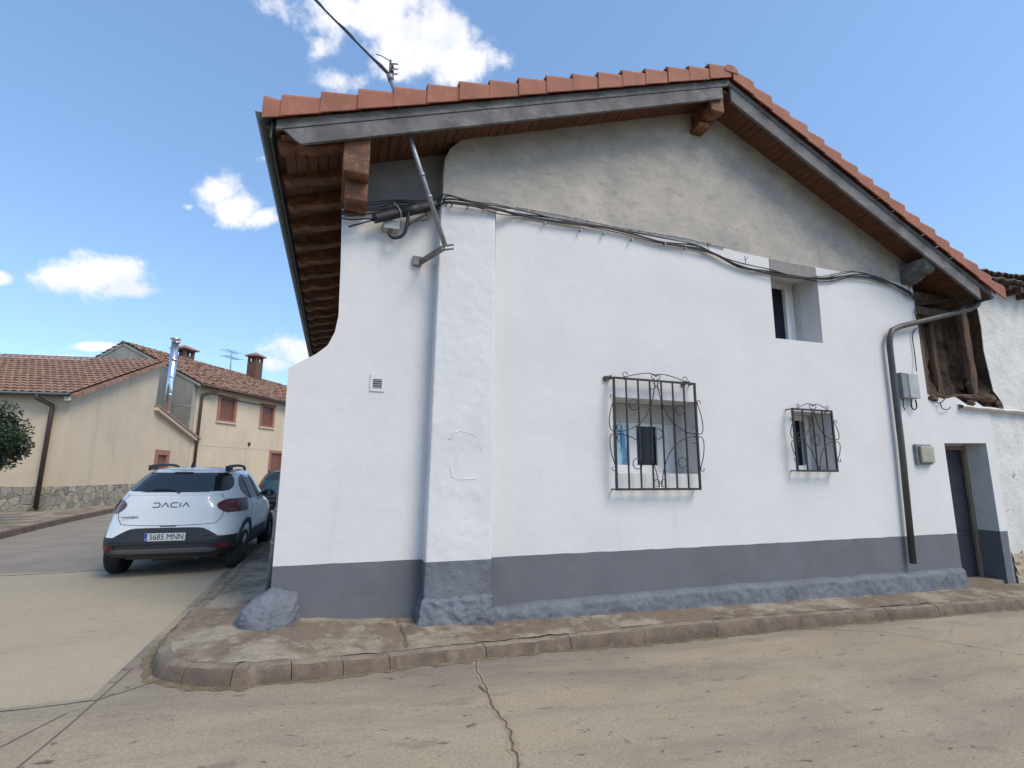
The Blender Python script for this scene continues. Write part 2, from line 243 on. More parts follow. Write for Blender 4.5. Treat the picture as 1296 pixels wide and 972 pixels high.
# ------------------------------------------------------------------ helpers
class MB:
    def __init__(s): s.bm = bmesh.new(); s.mats = []; s.cur = 0
    def m(s, name):
        if name not in s.mats: s.mats.append(name)
        s.cur = s.mats.index(name); return s
    def face(s, pts):
        try:
            f = s.bm.faces.new([s.bm.verts.new(p) for p in pts]); f.material_index = s.cur; return f
        except ValueError: return None
    def hull(s, bot, top):                     # prism between two loops
        n = len(bot); a = [s.bm.verts.new(p) for p in bot]; b = [s.bm.verts.new(p) for p in top]
        fs = [s.bm.faces.new(a[::-1]), s.bm.faces.new(b)] + [s.bm.faces.new((a[i], a[(i+1)%n], b[(i+1)%n], b[i])) for i in range(n)]
        for f in fs: f.material_index = s.cur
    def box(s, x0, x1, y0, y1, z0, z1):
        s.hull([(x0,y0,z0),(x1,y0,z0),(x1,y1,z0),(x0,y1,z0)], [(x0,y0,z1),(x1,y0,z1),(x1,y1,z1),(x0,y1,z1)])
    def tube(s, pts, r, n=8, cap=True, r1=None):
        pts = [Vector(p) for p in pts]; rings = []; prev = None
        for i, p in enumerate(pts):
            d = (pts[min(i+1, len(pts)-1)] - pts[max(i-1, 0)]).normalized()
            if prev is None:
                a = Vector((0,0,1)) if abs(d.z) < .9 else Vector((0,1,0)); e1 = d.cross(a).normalized()
            else: e1 = (prev - d*prev.dot(d)).normalized()
            prev = e1; e2 = d.cross(e1)
            rad = r if r1 is None else r+(r1-r)*i/(len(pts)-1)
            rings.append([s.bm.verts.new(p + rad*(math.cos(2*math.pi*k/n)*e1 + math.sin(2*math.pi*k/n)*e2)) for k in range(n)])
        for a, b in zip(rings, rings[1:]):
            for k in range(n):
                f = s.bm.faces.new((a[k], a[(k+1)%n], b[(k+1)%n], b[k])); f.material_index = s.cur; f.smooth = True
        if cap:
            for q in (rings[0][::-1], rings[-1]):
                f = s.bm.faces.new(q); f.material_index = s.cur
    def grid(s, fn, nu, nv, smooth=True, matfn=None):
        vs = [[s.bm.verts.new(fn(i/nu, j/nv)) for j in range(nv+1)] for i in range(nu+1)]
        for i in range(nu):
            for j in range(nv):
                f = s.bm.faces.new((vs[i][j], vs[i+1][j], vs[i+1][j+1], vs[i][j+1])); f.smooth = smooth
                f.material_index = s.cur if not matfn else matfn(i, j)
        return vs
    def panel(s, outer, holes, P, depth, rev=None, back=True):
        """flat slab with openings: loops of (a, b); P(a, b, d) -> point, d = 0 front, depth back"""
        loops = [outer] + list(holes); vl = [[Vector((a, b, 0)) for a, b in lp] for lp in loops]
        flat = [p for lp in loops for p in lp]; tri = tessellate_polygon(vl)
        fr = [s.bm.verts.new(P(a, b, 0)) for a, b in flat]; bk = [s.bm.verts.new(P(a, b, depth)) for a, b in flat]
        for t in tri:
            f = s.bm.faces.new([fr[i] for i in t]); f.material_index = s.cur
            if back: f = s.bm.faces.new([bk[i] for i in t][::-1]); f.material_index = s.cur
        k = 0; c = s.cur
        for li, lp in enumerate(loops):
            if li and rev: s.m(rev)
            n = len(lp)
            for i in range(n):
                a, b = k+i, k+(i+1) % n
                f = s.bm.faces.new((fr[a], fr[b], bk[b], bk[a])); f.material_index = s.cur
            k += n; s.cur = c
    def build(s, name, parent=None, bevel=0, smooth=False, weld=False, **kw):
        if weld: bmesh.ops.remove_doubles(s.bm, verts=s.bm.verts, dist=1e-5)
        bmesh.ops.recalc_face_normals(s.bm, faces=s.bm.faces)
        if smooth:
            for f in s.bm.faces: f.smooth = True
        me = bpy.data.meshes.new(name); s.bm.to_mesh(me); s.bm.free()
        for k in s.mats: me.materials.append(MT[k])
        o = bpy.data.objects.new(name, me); COL.objects.link(o)
        if parent: o.parent = parent
        if bevel:
            b = o.modifiers.new('bevel', 'BEVEL'); b.width = bevel; b.segments = 2; b.limit_method = 'ANGLE'; b.angle_limit = R(40)
        for k, v in kw.items(): o[k] = v
        return o
def B(mname): b = MB(); b.m(mname); return b
def root(name, loc, label, category, group=None):
    o = bpy.data.objects.new(name, None); COL.objects.link(o); o.location = loc; o.empty_display_size = .2
    o['label'] = label; o['category'] = category
    if group: o['group'] = group
    return o
def wkeep(o, par):          # mesh written in world coordinates, parent already placed
    o.parent = par; o.matrix_parent_inverse = Matrix.Translation(par.location).inverted(); return o
def nz3(x, y, z, s, a):
    return a*noise.noise(Vector((x*s, y*s, z*s)))
def interp(tab, x):
    if x <= tab[0][0]: return tab[0][1]
    for (a, b), (c, d) in zip(tab, tab[1:]):
        if x <= c: return b+(d-b)*(x-a)/(c-a)
    return tab[-1][1]
def wobble(pts, amp, step=.12):    # resample polyline with small irregularity
    o = []
    for (a, b), (c, d) in zip(pts, pts[1:]):
        n = max(1, int(math.hypot(c-a, d-b)/step))
        for i in range(n):
            t = i/n; o.append((a+(c-a)*t, b+(d-b)*t + (amp*noise.noise(Vector((a+(c-a)*t, b, 0))*4.1)+amp*.5*noise.noise(Vector((a+(c-a)*t, b, 3))*13))))
    o.append(pts[-1]); return o

# ------------------------------------------------------------------ ground
ZR = [(-3,-.11),(-1,-.10),(0,-.14),(1.07,-.25),(2.2,-.31),(3.66,-.38),(6.1,-.43),(11,-.53),(22,-.75)]
ZS = [(-.3,0),(0,-.005),(1.03,-.078),(2.2,-.145),(3.66,-.185),(5.2,-.215),(10.4,-.32),(13,-.37),(22,-.55)]
def zroad(x, y):
    # the fall along the front street fades out up the side street and across the road
    return interp(ZR, x)
KP = [(-1.02,60),(-1.05,20),(-1.07,6),(-1.06,2),(-1.06,0.1),(-1.05,-.35),(-1.0,-.65),(-.88,-.88),(-.72,-1.03),(-.5,-1.15),(-.23,-1.22),(.1,-1.19),(.45,-1.09),(1.07,-.93),(2.2,-.76),(3.66,-.66),(6.1,-.64),(8.5,-.72),(11,-.82),(16,-.95),(30,-1.3)]
b = MB(); b.m('road'); b.m('street'); b.m('crack'); b.m('joint'); b.m('road_light'); b.m('dirt'); b.m('halo')
xs = [-300,-120,-50,-25,-12]+[-8+.5*i for i in range(57)]+[26,40,120,300]
xs = sorted(xs+[-1.22])
ys = [-300,-120,-50,-20,-10]+[-8+.62*i for i in range(20)]+[4.4,6,9,12,16,22,30,45,100,300]
ys = sorted(ys+[-1.12])
vs = [[b.bm.verts.new((x, y, zroad(x, y)+(nz3(x,y,0,.35,.025) if abs(x)<25 and -10<y<30 else 0))) for y in ys] for x in xs]
for i in range(len(xs)-1):
    for j in range(len(ys)-1):
        f = b.bm.faces.new((vs[i][j], vs[i+1][j], vs[i+1][j+1], vs[i][j+1])); f.smooth = True
        f.material_index = 1 if (ys[j] >= 4.3 and xs[i] < 0) else (4 if xs[i] < -1.3 and ys[j] > -1.2 else 0)
ZT = [[v.co.z for v in col] for col in vs]
def gz(x, y): # height of the built sheet (bilinear, as the mesh)
    import bisect
    i = max(0, min(len(xs)-2, bisect.bisect(xs, x)-1)); j = max(0, min(len(ys)-2, bisect.bisect(ys, y)-1))
    u = (x-xs[i])/(xs[i+1]-xs[i]); v = (y-ys[j])/(ys[j+1]-ys[j])
    z = [[ZT[i+a][j+c] for c in (0,1)] for a in (0,1)]
    return (z[0][0]*(1-u)+z[1][0]*u)*(1-v)+(z[0][1]*(1-u)+z[1][1]*u)*v
def G(px, py):
    d = ray(px, py); z = -.2
    for _ in range(6):
        t = (z-CAM.z)/d.z; x, y = CAM.x+t*d.x, CAM.y+t*d.y; z = gz(x, y)
    return (x, y)
def ribbon(pts, w0, jit, mname, seed=0, lift=.004, step=.04, wv=.6):
    b.m(mname); L_ = []
    for (x0, y0), (x1, y1) in zip(pts, pts[1:]):
        n = max(1, int(math.hypot(x1-x0, y1-y0)/step))
        L_ += [(x0+(x1-x0)*i/n, y0+(y1-y0)*i/n) for i in range(n)]
    L_.append(pts[-1]); prev = None
    for i, (x, y) in enumerate(L_):
        a = L_[max(0, i-1)]; c = L_[min(len(L_)-1, i+1)]; d = Vector((c[0]-a[0], c[1]-a[1], 0)).normalized(); nn = Vector((-d.y, d.x, 0))
        off = jit*(noise.noise(Vector((x*3+seed, y*3, 1)))+.6*noise.noise(Vector((x*14+seed, y*14, 2))))
        wd = w0*(1+wv*noise.noise(Vector((x*9, y*9, seed))))*.5
        p = Vector((x, y, 0))+nn*off
        q = [p+nn*wd, p-nn*wd]; q = [b.bm.verts.new((v.x, v.y, gz(v.x, v.y)+lift)) for v in q]
        if prev:
            f = b.bm.faces.new((prev[0], prev[1], q[1], q[0])); f.material_index = b.cur
        prev = q
ribbon([G(600,838),G(612,862),G(622,892),G(640,925),G(655,972),G(672,1060),G(700,1200)], .050, .05, 'halo', 3, lift=.002, wv=1.6)
ribbon([(x-.035 if y > -.9 else x, y-.05 if x > -1.0 else y) for x, y in KP[2:-1]], .06, .03, 'dirt', 13, lift=.003, wv=1.7)
ribbon([(-1.10,1.2),(-1.11,.0),(-1.09,-.5),(-.95,-.95),(-.6,-1.22),(-.2,-1.30)], .06, .02, 'dirt', 21, lift=.002, wv=1.2)
ribbon([G(600,838),G(612,862),G(622,892),G(640,925),G(655,972),G(672,1060),G(700,1200)], .014, .05, 'crack', 3)
ribbon([G(607,868),G(618,878)], .022, .02, 'crack', 9)
ribbon([G(168,846),G(95,912),G(22,972),G(-60,1040)], .010, .004, 'joint', 1)
ribbon([G(-80,910),G(0,901),G(122,887),G(165,873),G(210,859)], .012, .015, 'joint', 2)
ribbon([G(-60,972),G(0,946),G(85,903)], .009, .006, 'joint', 5)
ribbon([G(990,795),G(1120,800),G(1296,830)], .006, .01, 'joint', 7, wv=.9)
ribbon([G(-40,731),G(0,729),G(130,722),G(205,722)], .03, .02, 'joint', 4)
ground = b.build('ground_road', kind='structure')

# kerb and pavement round the corner
WP = [(.15,60),(.15,20),(.15,6),(.15,2),(.15,.9),(.15,.5),(.15,.35),(.15,.3),(.15,.3),(.15,.3),(.15,.3),(.25,.3),(.6,.3),(1.07,.3),(2.2,.3),(3.66,.3),(6.1,.3),(8.5,.3),(11,1.2),(16,1.2),(30,1.2)]
def resamp(P, Q, step):
    o = []
    for (p, q, p1, q1) in zip(P, Q, P[1:], Q[1:]):
        l_ = math.hypot(p1[0]-p[0], p1[1]-p[1]); st = step if (abs(p[0]) < 14 and p[1] < 8) else 1.0
        n = max(1, int(l_/st))
        for i in range(n):
            t = i/n; o.append(((p[0]+(p1[0]-p[0])*t, p[1]+(p1[1]-p[1])*t), (q[0]+(q1[0]-q[0])*t, q[1]+(q1[1]-q[1])*t)))
    o.append((P[-1], Q[-1])); return o
PQ = resamp(KP, WP, .045)
def ztop(k, q, t):              # t 0 at kerb, 1 at wall
    x = k[0]+(q[0]-k[0])*t
    return interp(ZS, x) - .045*(1-t)*min(1, max(0, (x+.2)/1.0)) - .012*(1-t)
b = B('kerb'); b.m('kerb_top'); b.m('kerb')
seg = 0; acc = 0; prev = None; kw = .13; nxt = .85
for i, (k, q) in enumerate(PQ):
    a = PQ[max(0, i-1)][0]; c = PQ[min(len(PQ)-1, i+1)][0]
    d = Vector((c[0]-a[0], c[1]-a[1], 0)).normalized(); inn = Vector((-d.y, d.x, 0))
    if inn.dot(Vector((q[0]-k[0], q[1]-k[1], 0))) < 0: inn = -inn
    P0 = Vector((k[0], k[1], 0)); zt = ztop(k, q, .06); zb = gz(k[0], k[1])-.06
    if i: acc += math.hypot(k[0]-PQ[i-1][0][0], k[1]-PQ[i-1][0][1])
    jz = .006*math.sin(seg*7.3); jo = .008*math.sin(seg*4.1+1)
    prof = [(-.035,zb),(-.028,zb+.03+(zt-zb)*.3),(-.018,zt-.075),(-.006,zt-.03),(.016,zt-.008),(.045,zt+.002),(.09,zt+.003),(kw,zt-.004),(kw,zt-.1)]
    ring = []
    for (o_, z_) in prof:
        p = P0+inn*(o_+jo)
        dn = nz3(p.x,p.y,z_,7,.014)+nz3(p.x,p.y,z_,28,.006)
        ring.append(b.bm.verts.new((p.x-inn.x*dn, p.y-inn.y*dn, z_+jz+nz3(p.x,p.y,0,9,.009))))
    newseg = acc > nxt
    if prev:
        for j in range(len(prof)-1):
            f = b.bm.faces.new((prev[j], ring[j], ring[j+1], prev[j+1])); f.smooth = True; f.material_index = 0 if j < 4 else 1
    if prev and newseg:
        b.bm.faces.new([b.bm.verts.new(v.co) for v in ring])
        acc = 0; seg += 1; nxt = .38 if (k[0] < 0.5 and k[1] < .2) else .95
        # open joint
        ring = []
        for (o_, z_) in prof:
            p = P0+inn*(o_+jo)+d*.007-d*.0
            ring.append(b.bm.verts.new((p.x, p.y, z_-.003+nz3(p.x,p.y,0,9,.009))))
        b.bm.faces.new([b.bm.verts.new(v.co) for v in ring])
    prev = ring
kerb = b.build('kerb', kind='structure')
b = B('walk'); b.m('crack'); b.m('walk')
NV = 26
vv = []
for (k, q) in PQ:
    row = []
    for j in range(NV+1):
        t0 = j/NV
        dx, dy = q[0]-k[0], q[1]-k[1]; ln = math.hypot(dx, dy); t = (kw*.92/ln)+(1-kw*.92/ln)*t0
        x, y = k[0]+dx*t, k[1]+dy*t
        row.append(b.bm.verts.new((x, y, ztop(k, q, t)-.004+nz3(x,y,0,2.2,.014)+nz3(x,y,0,9,.010)+nz3(x,y,0,30,.005))))
    vv.append(row)
for i in range(len(vv)-1):
    for j in range(NV):
        f = b.bm.faces.new((vv[i][j], vv[i+1][j], vv[i+1][j+1], vv[i][j+1])); f.smooth = True; f.material_index = 2-0 if False else b.mats.index('walk')
b.m('walk')
walk = b.build('pavement', kind='structure')
def zw(x, y):
    best = min(range(len(PQ)), key=lambda i: abs(PQ[i][0][0]-x)+abs(PQ[i][0][1]-y)*.5) 
    return interp(ZS, x)
# cracks in the pavement slabs
b = B('crack')
def pcrack(pts, w_):
    prev = None
    for (x0, y0), (x1, y1) in zip(pts, pts[1:]):
        n = max(2, int(math.hypot(x1-x0, y1-y0)/.03))
        for i in range(n+1):
            x = x0+(x1-x0)*i/n; y = y0+(y1-y0)*i/n; d = Vector((x1-x0, y1-y0, 0)).normalized(); nn = Vector((-d.y, d.x, 0))
            o_ = .012*noise.noise(Vector((x*11, y*11, 0))); wd = w_*(.6+.6*abs(noise.noise(Vector((x*17, y*17, 5)))))
            fr_ = max(0, min(1, 1+y/.9)); zz = interp(ZS, x)-.045*(1-fr_)*min(1, max(0, (x+.2)))
            q = [b.bm.verts.new((x+nn.x*(o_+s*wd), y+nn.y*(o_+s*wd), zz+.012)) for s in (1, -1)]
            if prev: b.bm.faces.new((prev[0], prev[1], q[1], q[0]))
            prev = q
        prev = None
pcrack([(1.08,-.03),(1.09,-.4),(1.08,-.80)], .008)
pcrack([(1.08,-.62),(1.5,-.55),(2.15,-.46)], .007)
pcrack([(-.15,-.20),(-.35,-.6),(-.5,-.92)], .004)
b.build('pavement_cracks', kind='structure')

# far pavement of the side street
b = B('street'); b.m('kerb'); b.m('walk')
FK = [(-5.4,-8),(-6.1,0),(-6.85,9.3),(-7.3,14),(-7.45,17),(-7.3,21),(-6.6,25),(-3.5,31.5),(0,38)]
for (x0, y0), (x1, y1) in zip(FK, FK[1:]):
    n = 8
    for i in range(n):
        a = (x0+(x1-x0)*i/n, y0+(y1-y0)*i/n); c = (x0+(x1-x0)*(i+1)/n, y0+(y1-y0)*(i+1)/n)
        b.m('kerb'); b.face([(a[0], a[1], -.2), (c[0], c[1], -.2), (c[0], c[1], .03), (a[0], a[1], .03)])
        b.face([(a[0], a[1], .03), (c[0], c[1], .03), (c[0]-.14, c[1], .035), (a[0]-.14, a[1], .035)])
        b.m('walk'); b.face([(a[0]-.14, a[1], .03), (c[0]-.14, c[1], .03), (-40, c[1], .05), (-40, a[1], .05)])
b.build('far_pavement', kind='structure')

# ------------------------------------------------------------------ the white house
H = root('white_house', (0, 0, 0), 'whitewashed gabled house with slate grey painted base, red tile verge and barred windows', 'house')
def PW(y): return lambda a, c, d: Vector((a, y+d, c))
DZ = .512
def dadoline(x): return DZ + .006*math.sin(x*1.7) 
topw = [W(628,268), (2.42,5.0), (3.06,5.02), (3.9,5.0), (5.1,5.03), (5.8,5.0), (6.84,4.97), (7.85,4.97), (8.43,4.98), (9.14,5.03), (10.04,4.95), (10.25,4.9)]
w1 = [(3.815,1.495),(5.20,1.495),(5.20,2.515),(3.815,2.515)]
w2 = [(7.02,1.56),(7.84,1.56),(7.86,2.475),(7.02,2.475)]
w3 = [(6.81,3.625),(7.83,3.64),(7.85,4.83),(6.81,4.83)]
XD0, XD1 = 10.52, 11.70
dl = wobble([(2.09,DZ),(5.3,DZ-.004),(9.2,DZ),(10.4,DZ+.004),(XD0,DZ)], .008)
upper = dl + [(XD0,2.06),(XD1,2.09),(XD1,DZ),(11.92,DZ),(11.95,2.70),(11.6,2.86),(11.3,2.80),(11.0,2.92),(10.7,2.86),(10.25,2.92)]
upper += wobble(topw[::-1], .012, .1) 
b = B('white'); b.panel(upper, [w1, w2, w3], PW(0), .36, rev='white'); wkeep(b.build('wall'), H)
# deeper reveals behind the outer skin (thick walls)
for (o_, dd) in ((w1,.62),(w2,.5),(w3,.56)):
    b = B('white')
    o2 = [(a, c) for a, c in o_]
    n = 4
    for i in range(4):
        a, c = o2[i], o2[(i+1)%4]
        b.m('reveal' if (i == 1 or o_ is w3) else 'white')  # right jamb, and all of the upper window, get the painted shade tone
        b.face([(a[0],.36,a[1]), (c[0],.36,c[1]), (c[0],dd,c[1]), (a[0],dd,a[1])])
    wkeep(b.build('window_reveal'), H)
lower = dl[::-1] + [(2.09,-.4),(XD0,-.5)] 
b = B('dado'); b.panel([(p[0],p[1]) for p in lower], [], PW(0), .36)
b.panel([(XD1,DZ),(11.92,DZ),(11.88,-.55),(XD1+.0,-.55)], [], PW(0), .40); wkeep(b.build('dado'), H)
gab = wobble(topw, .012, .1)
soffL = lambda x: 5.20+.378*(x+.0) ; 
def soff(x): return 5.225+.3775*x if x < 5.72 else 7.385-.447*(x-5.72)
gl = [(10.25,soff(10.25)+.06),(5.72,soff(5.72)+.06),(1.72,soff(1.72)+.04),(1.60,5.80),(1.49,5.68),(1.43,5.52),(1.415,5.3),(1.42,4.85)]
b = B('gable'); b.panel(gab+gl, [], PW(.002), .32); wkeep(b.build('gable_wall'), H)
# left bay
YB = .10
lb = [W(540,710,YB), W(560,265,YB), (1.46,4.85), (.95,4.75), (.55,4.66), W(433,264,YB), W(431,330,YB), W(428,400,YB), W(424,420,YB), W(415,437,YB), W(400,448,YB), W(382,457,YB), W(365,466,YB), W(355,600,YB), W(345,718,YB)]
lb = [(1.47,DZ),(1.47,4.87)] + lb[3:-1] + [(W(345,718,YB)[0],DZ)]
lb = [p if i in (0,1) else (p[0]+.008*noise.noise(Vector((p[0]*5,p[1]*5,0))), p[1]) for i, p in enumerate(lb)]
b = B('white'); b.panel(wobble([lb[-1], lb[0]], .006)+lb[1:-1], [], PW(YB), .35)
# the side wall runs back behind the bay with the same shoulder
side = [(-.15,-.3),(-.15,2.62),(.02,2.84),(.22,3.1),(.27,3.4),(.27,5.15),(.62,5.15),(.62,-.3)]
b.panel(side, [], PW(YB+.352), 12.4); wkeep(b.build('side_wall'), H)
b = B('dado'); b.panel([(lb[-1][0],-.35),(1.47,-.4)]+wobble([lb[-1], lb[0]], .006)[::-1], [], PW(YB), .35); wkeep(b.build('dado'), H)
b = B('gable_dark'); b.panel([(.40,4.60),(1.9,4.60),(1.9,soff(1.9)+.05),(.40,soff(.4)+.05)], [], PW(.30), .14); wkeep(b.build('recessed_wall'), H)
# far walls so that the house is a closed volume
b = B('white'); b.box(.63,10.25,12.3,12.6,-.5,5.1); b.box(9.9,10.25,.37,12.29,-.5,4.95)
b.panel([(.63,5.1),(10.25,5.1),(10.25,5.3),(5.72,7.38),(.63,5.4)], [], PW(12.3), .3); wkeep(b.build('rear_wall'), H)
# interior floors/dark lining
b = B('oldwood'); b.box(.7,9.85,1.6,1.65,-.3,5.0); wkeep(b.build('inner_partition'), H)

# buttress with rough stone foot
b = B('white_rough'); YF = -.12
def butt(z):   # left and right edges, front
    t = (z-DZ)/(4.8-DZ); return (1.335+.05*t, 2.10, YF+.03*max(0,t))
def bfn(u, v, z0, z1, amp):
    z = z0+(z1-z0)*v; xl, xr, yf = butt(z)
    # perimeter: left side from back to front, front, right side
    per = [(xl,.12),(xl,yf),(xr,yf),(xr,.02)]
    l1, l2, l3 = .12-yf, xr-xl, .02-yf
    s = u*(l1+l2+abs(l3))
    if s < l1: x, y = xl, .12-s; nx, ny = -1, 0
    elif s < l1+l2: x, y = xl+s-l1, yf; nx, ny = 0, -1
    else: x, y = xr, yf+(s-l1-l2); nx, ny = 1, 0
    e = nz3(x,y,z,2.2,amp)+nz3(x,y,z,9,amp*.45)+nz3(x,y,z,25,amp*.15)
    return (x+nx*e, y+ny*e, z)
b.grid(lambda u,v: bfn(u,v,DZ,4.86,.006), 60, 260)
b.panel([(1.39,4.86),(2.10,4.86),(2.10,4.93),(1.39,4.875)], [], PW(YF+.03), .14)
b.face([(1.385,-.09,4.86),(2.1,-.09,4.86),(2.1,.12,4.86),(1.385,.12,4.86)])
# raised plaster scars
wkeep(b.build('buttress'), H)
def scar(pts, r):
    b = B('white_rough')
    P_ = []
    for (p, q) in zip(pts, pts[1:]):
        for i in range(8):
            t = i/8; a = W(p[0]+(q[0]-p[0])*t, p[1]+(q[1]-p[1])*t, YF+.01); z = a[1]; P_.append((a[0], YF+.0175*(z>1.5)*(z-1.5)/2+.012, z+.008*noise.noise(Vector((a[0]*20, z*20, 0)))))
    b.tube(P_, r, 5); wkeep(b.build('plaster_scar'), H)
scar([(569,556),(575,548),(583,545),(596,549),(605,554),(610,572)], .010)
scar([(570,590),(572,604),(582,607),(604,606)], .010)
scar([(565,670),(566,709)], .006); scar([(565,671),(590,668),(606,671)], .008)
b = B('dado_rough')
b.grid(lambda u,v: bfn(u,v,.10,DZ,.016), 50, 22)
def ffn(u, v):
    z = -.30+.44*v; g = .07*(1-v)**.7+.028 if v < .93 else .028*(1-v)/.07
    xl, xr, yf = butt(DZ); xl -= g*.9; xr += g*.25; yf -= g
    l1, l2, l3 = .12-yf, xr-xl, .1-yf; s = u*(l1+l2+l3)
    if s < l1: x, y, nx, ny = xl, .12-s, -1, 0
    elif s < l1+l2: x, y, nx, ny = xl+s-l1, yf, 0, -1
    else: x, y, nx, ny = xr, yf+(s-l1-l2), 1, 0
    e = nz3(x,y,z,5,.030)+nz3(x,y,z,14,.022)+nz3(x,y,z,40,.007); e = max(-.035, e)
    return (x+nx*e, y+ny*e, z+nz3(x,y,z,8,.01))
b.grid(ffn, 110, 60)
wkeep(b.build('buttress_foot'), H)
# rough plinth along the facade
b = B('dado_rough')
PT = [(2.05,-.05),(3.2,-.035),(5.2,-.03),(8,-.05),(10.6,-.07)]
def pfn(u, v):
    x = 2.08+(10.60-2.08)*u; zt = interp(PT, x)+nz3(x,0,0,2,.03); zb = interp(ZS, x)-.06
    prof = [(-.105,zb),(-.098,zb+(zt-zb)*.45),(-.085,zt-.035),(-.055,zt+.0),(-.015,zt+.016),(.02,zt+.03)]
    s = v*5; i = min(4, int(s)); t = s-i
    y = prof[i][0]+(prof[i+1][0]-prof[i][0])*t; z = prof[i][1]+(prof[i+1][1]-prof[i][1])*t
    k = 1-max(0, v-.75)*3.2
    e = (nz3(x,y,z,4,.018)+nz3(x,y,z,12,.014)+nz3(x,y,z,36,.006))*k
    if u > .985: y += (u-.985)/.015*.1
    return (x, y-e, z+e*.3)
b.grid(pfn, 620, 22); wkeep(b.build('plinth'), H)

# ---- windows
def win(label, o_, dd, bars, parts, glassm='glass'):
    x0, x1 = o_[0][0], o_[1][0]; z0, z1 = o_[0][1], o_[2][1]
    r_ = bpy.data.objects.new('window', None); COL.objects.link(r_); r_.parent = H; r_.location = ((x0+x1)/2, dd, z0); r_['label'] = label
    return r_, x0, x1, z0, z1
def sub(bb, nm, par, **k):
    o = bb.build(nm, **k); o.parent = par; o.matrix_parent_inverse = Matrix.Translation(par.location).inverted(); return o
# large barred window
r_, x0, x1, z0, z1 = win('two-pane window with half-lowered cream roller shutter behind the larger grille', w1, .55, 0, 0)
b = B('cream_pvc'); b.box(x0+.02,x1,.50,.60,2.24,z1); 
for i in range(6): b.box(x0+.02,x1,.492,.5,2.25+i*.043,2.285+i*.043)
sub(b, 'shutter_box', r_, bevel=.003)
b = B('pvc')
b.box(x0+.005,x1-.002,.54,.61,z0+.02,z0+.12); b.box(x0,x1-.002,.54,.61,2.19,2.24)
b.box(x0,x0+.12,.541,.61,z0+.12,2.19); b.box(4.89,x1-.10,.541,.61,z0+.12,2.19); b.box(x1-.10,x1-.002,.55,.61,z0+.12,2.19); b.box(4.40,4.53,.535,.61,z0+.12,2.19)
b.box(4.885,4.9,.53,.54,z0+.12,2.19)
sub(b, 'frame', r_, bevel=.004)
b = B('glass'); b.box(4.53,4.89,.575,.59,z0+.12,2.19); sub(b, 'pane', r_)
b = B('glass_blue'); b.box(x0+.12,4.40,.575,.59,z0+.12,2.19); sub(b, 'pane', r_, label='left pane with a bright blue reflection painted in')
b = B('pvc'); b.box(x0,x1,.50,.535,z0-.0,z0+.022); sub(b, 'sill', r_)
# small barred window
r_, x0, x1, z0, z1 = win('narrow window with white frame behind the smaller grille', w2, .45, 0, 0)
b = B('pvc'); b.box(x0,x1,.42,.5,z0+.002,z0+.08); b.box(x0,x1,.42,.5,z1-.09,z1-.002); b.box(x0,x0+.09,.42,.5,z0+.08,z1-.09); b.box(x1-.16,x1,.42,.5,z0+.08,z1-.09)
sub(b, 'frame', r_, bevel=.004)
b = B('glass'); b.box(x0+.09,x1-.16,.46,.47,z0+.08,z1-.09); sub(b, 'pane', r_)
b = B('carblack'); b.box(x1-.165,x1-.15,.412,.42,z0+.1,z1-.1); sub(b, 'seal', r_)
# upper window
r_, x0, x1, z0, z1 = win('plain upper window with white frame under the cables', w3, .52, 0, 0)
b = B('pvc'); b.box(x0,x1,.48,.56,z0+.002,z0+.07); b.box(x0,x1,.48,.56,z1-.10,z1-.002); b.box(x0,x0+.08,.48,.56,z0+.07,z1-.10); b.box(x1-.20,x1,.48,.56,z0+.07,z1-.10)
b.box(x1-.21,x1-.13,.46,.48,z0+.07,z1-.1)
sub(b, 'frame', r_, bevel=.005)
b = B('glass'); b.box(x0+.08,x1-.20,.53,.54,z0+.07,z1-.10); sub(b, 'pane', r_)
b = B('gable_dark'); b.box(x0+.001,x1-.001,-.006,.06,4.74,4.965); sub(b, 'lintel', r_)

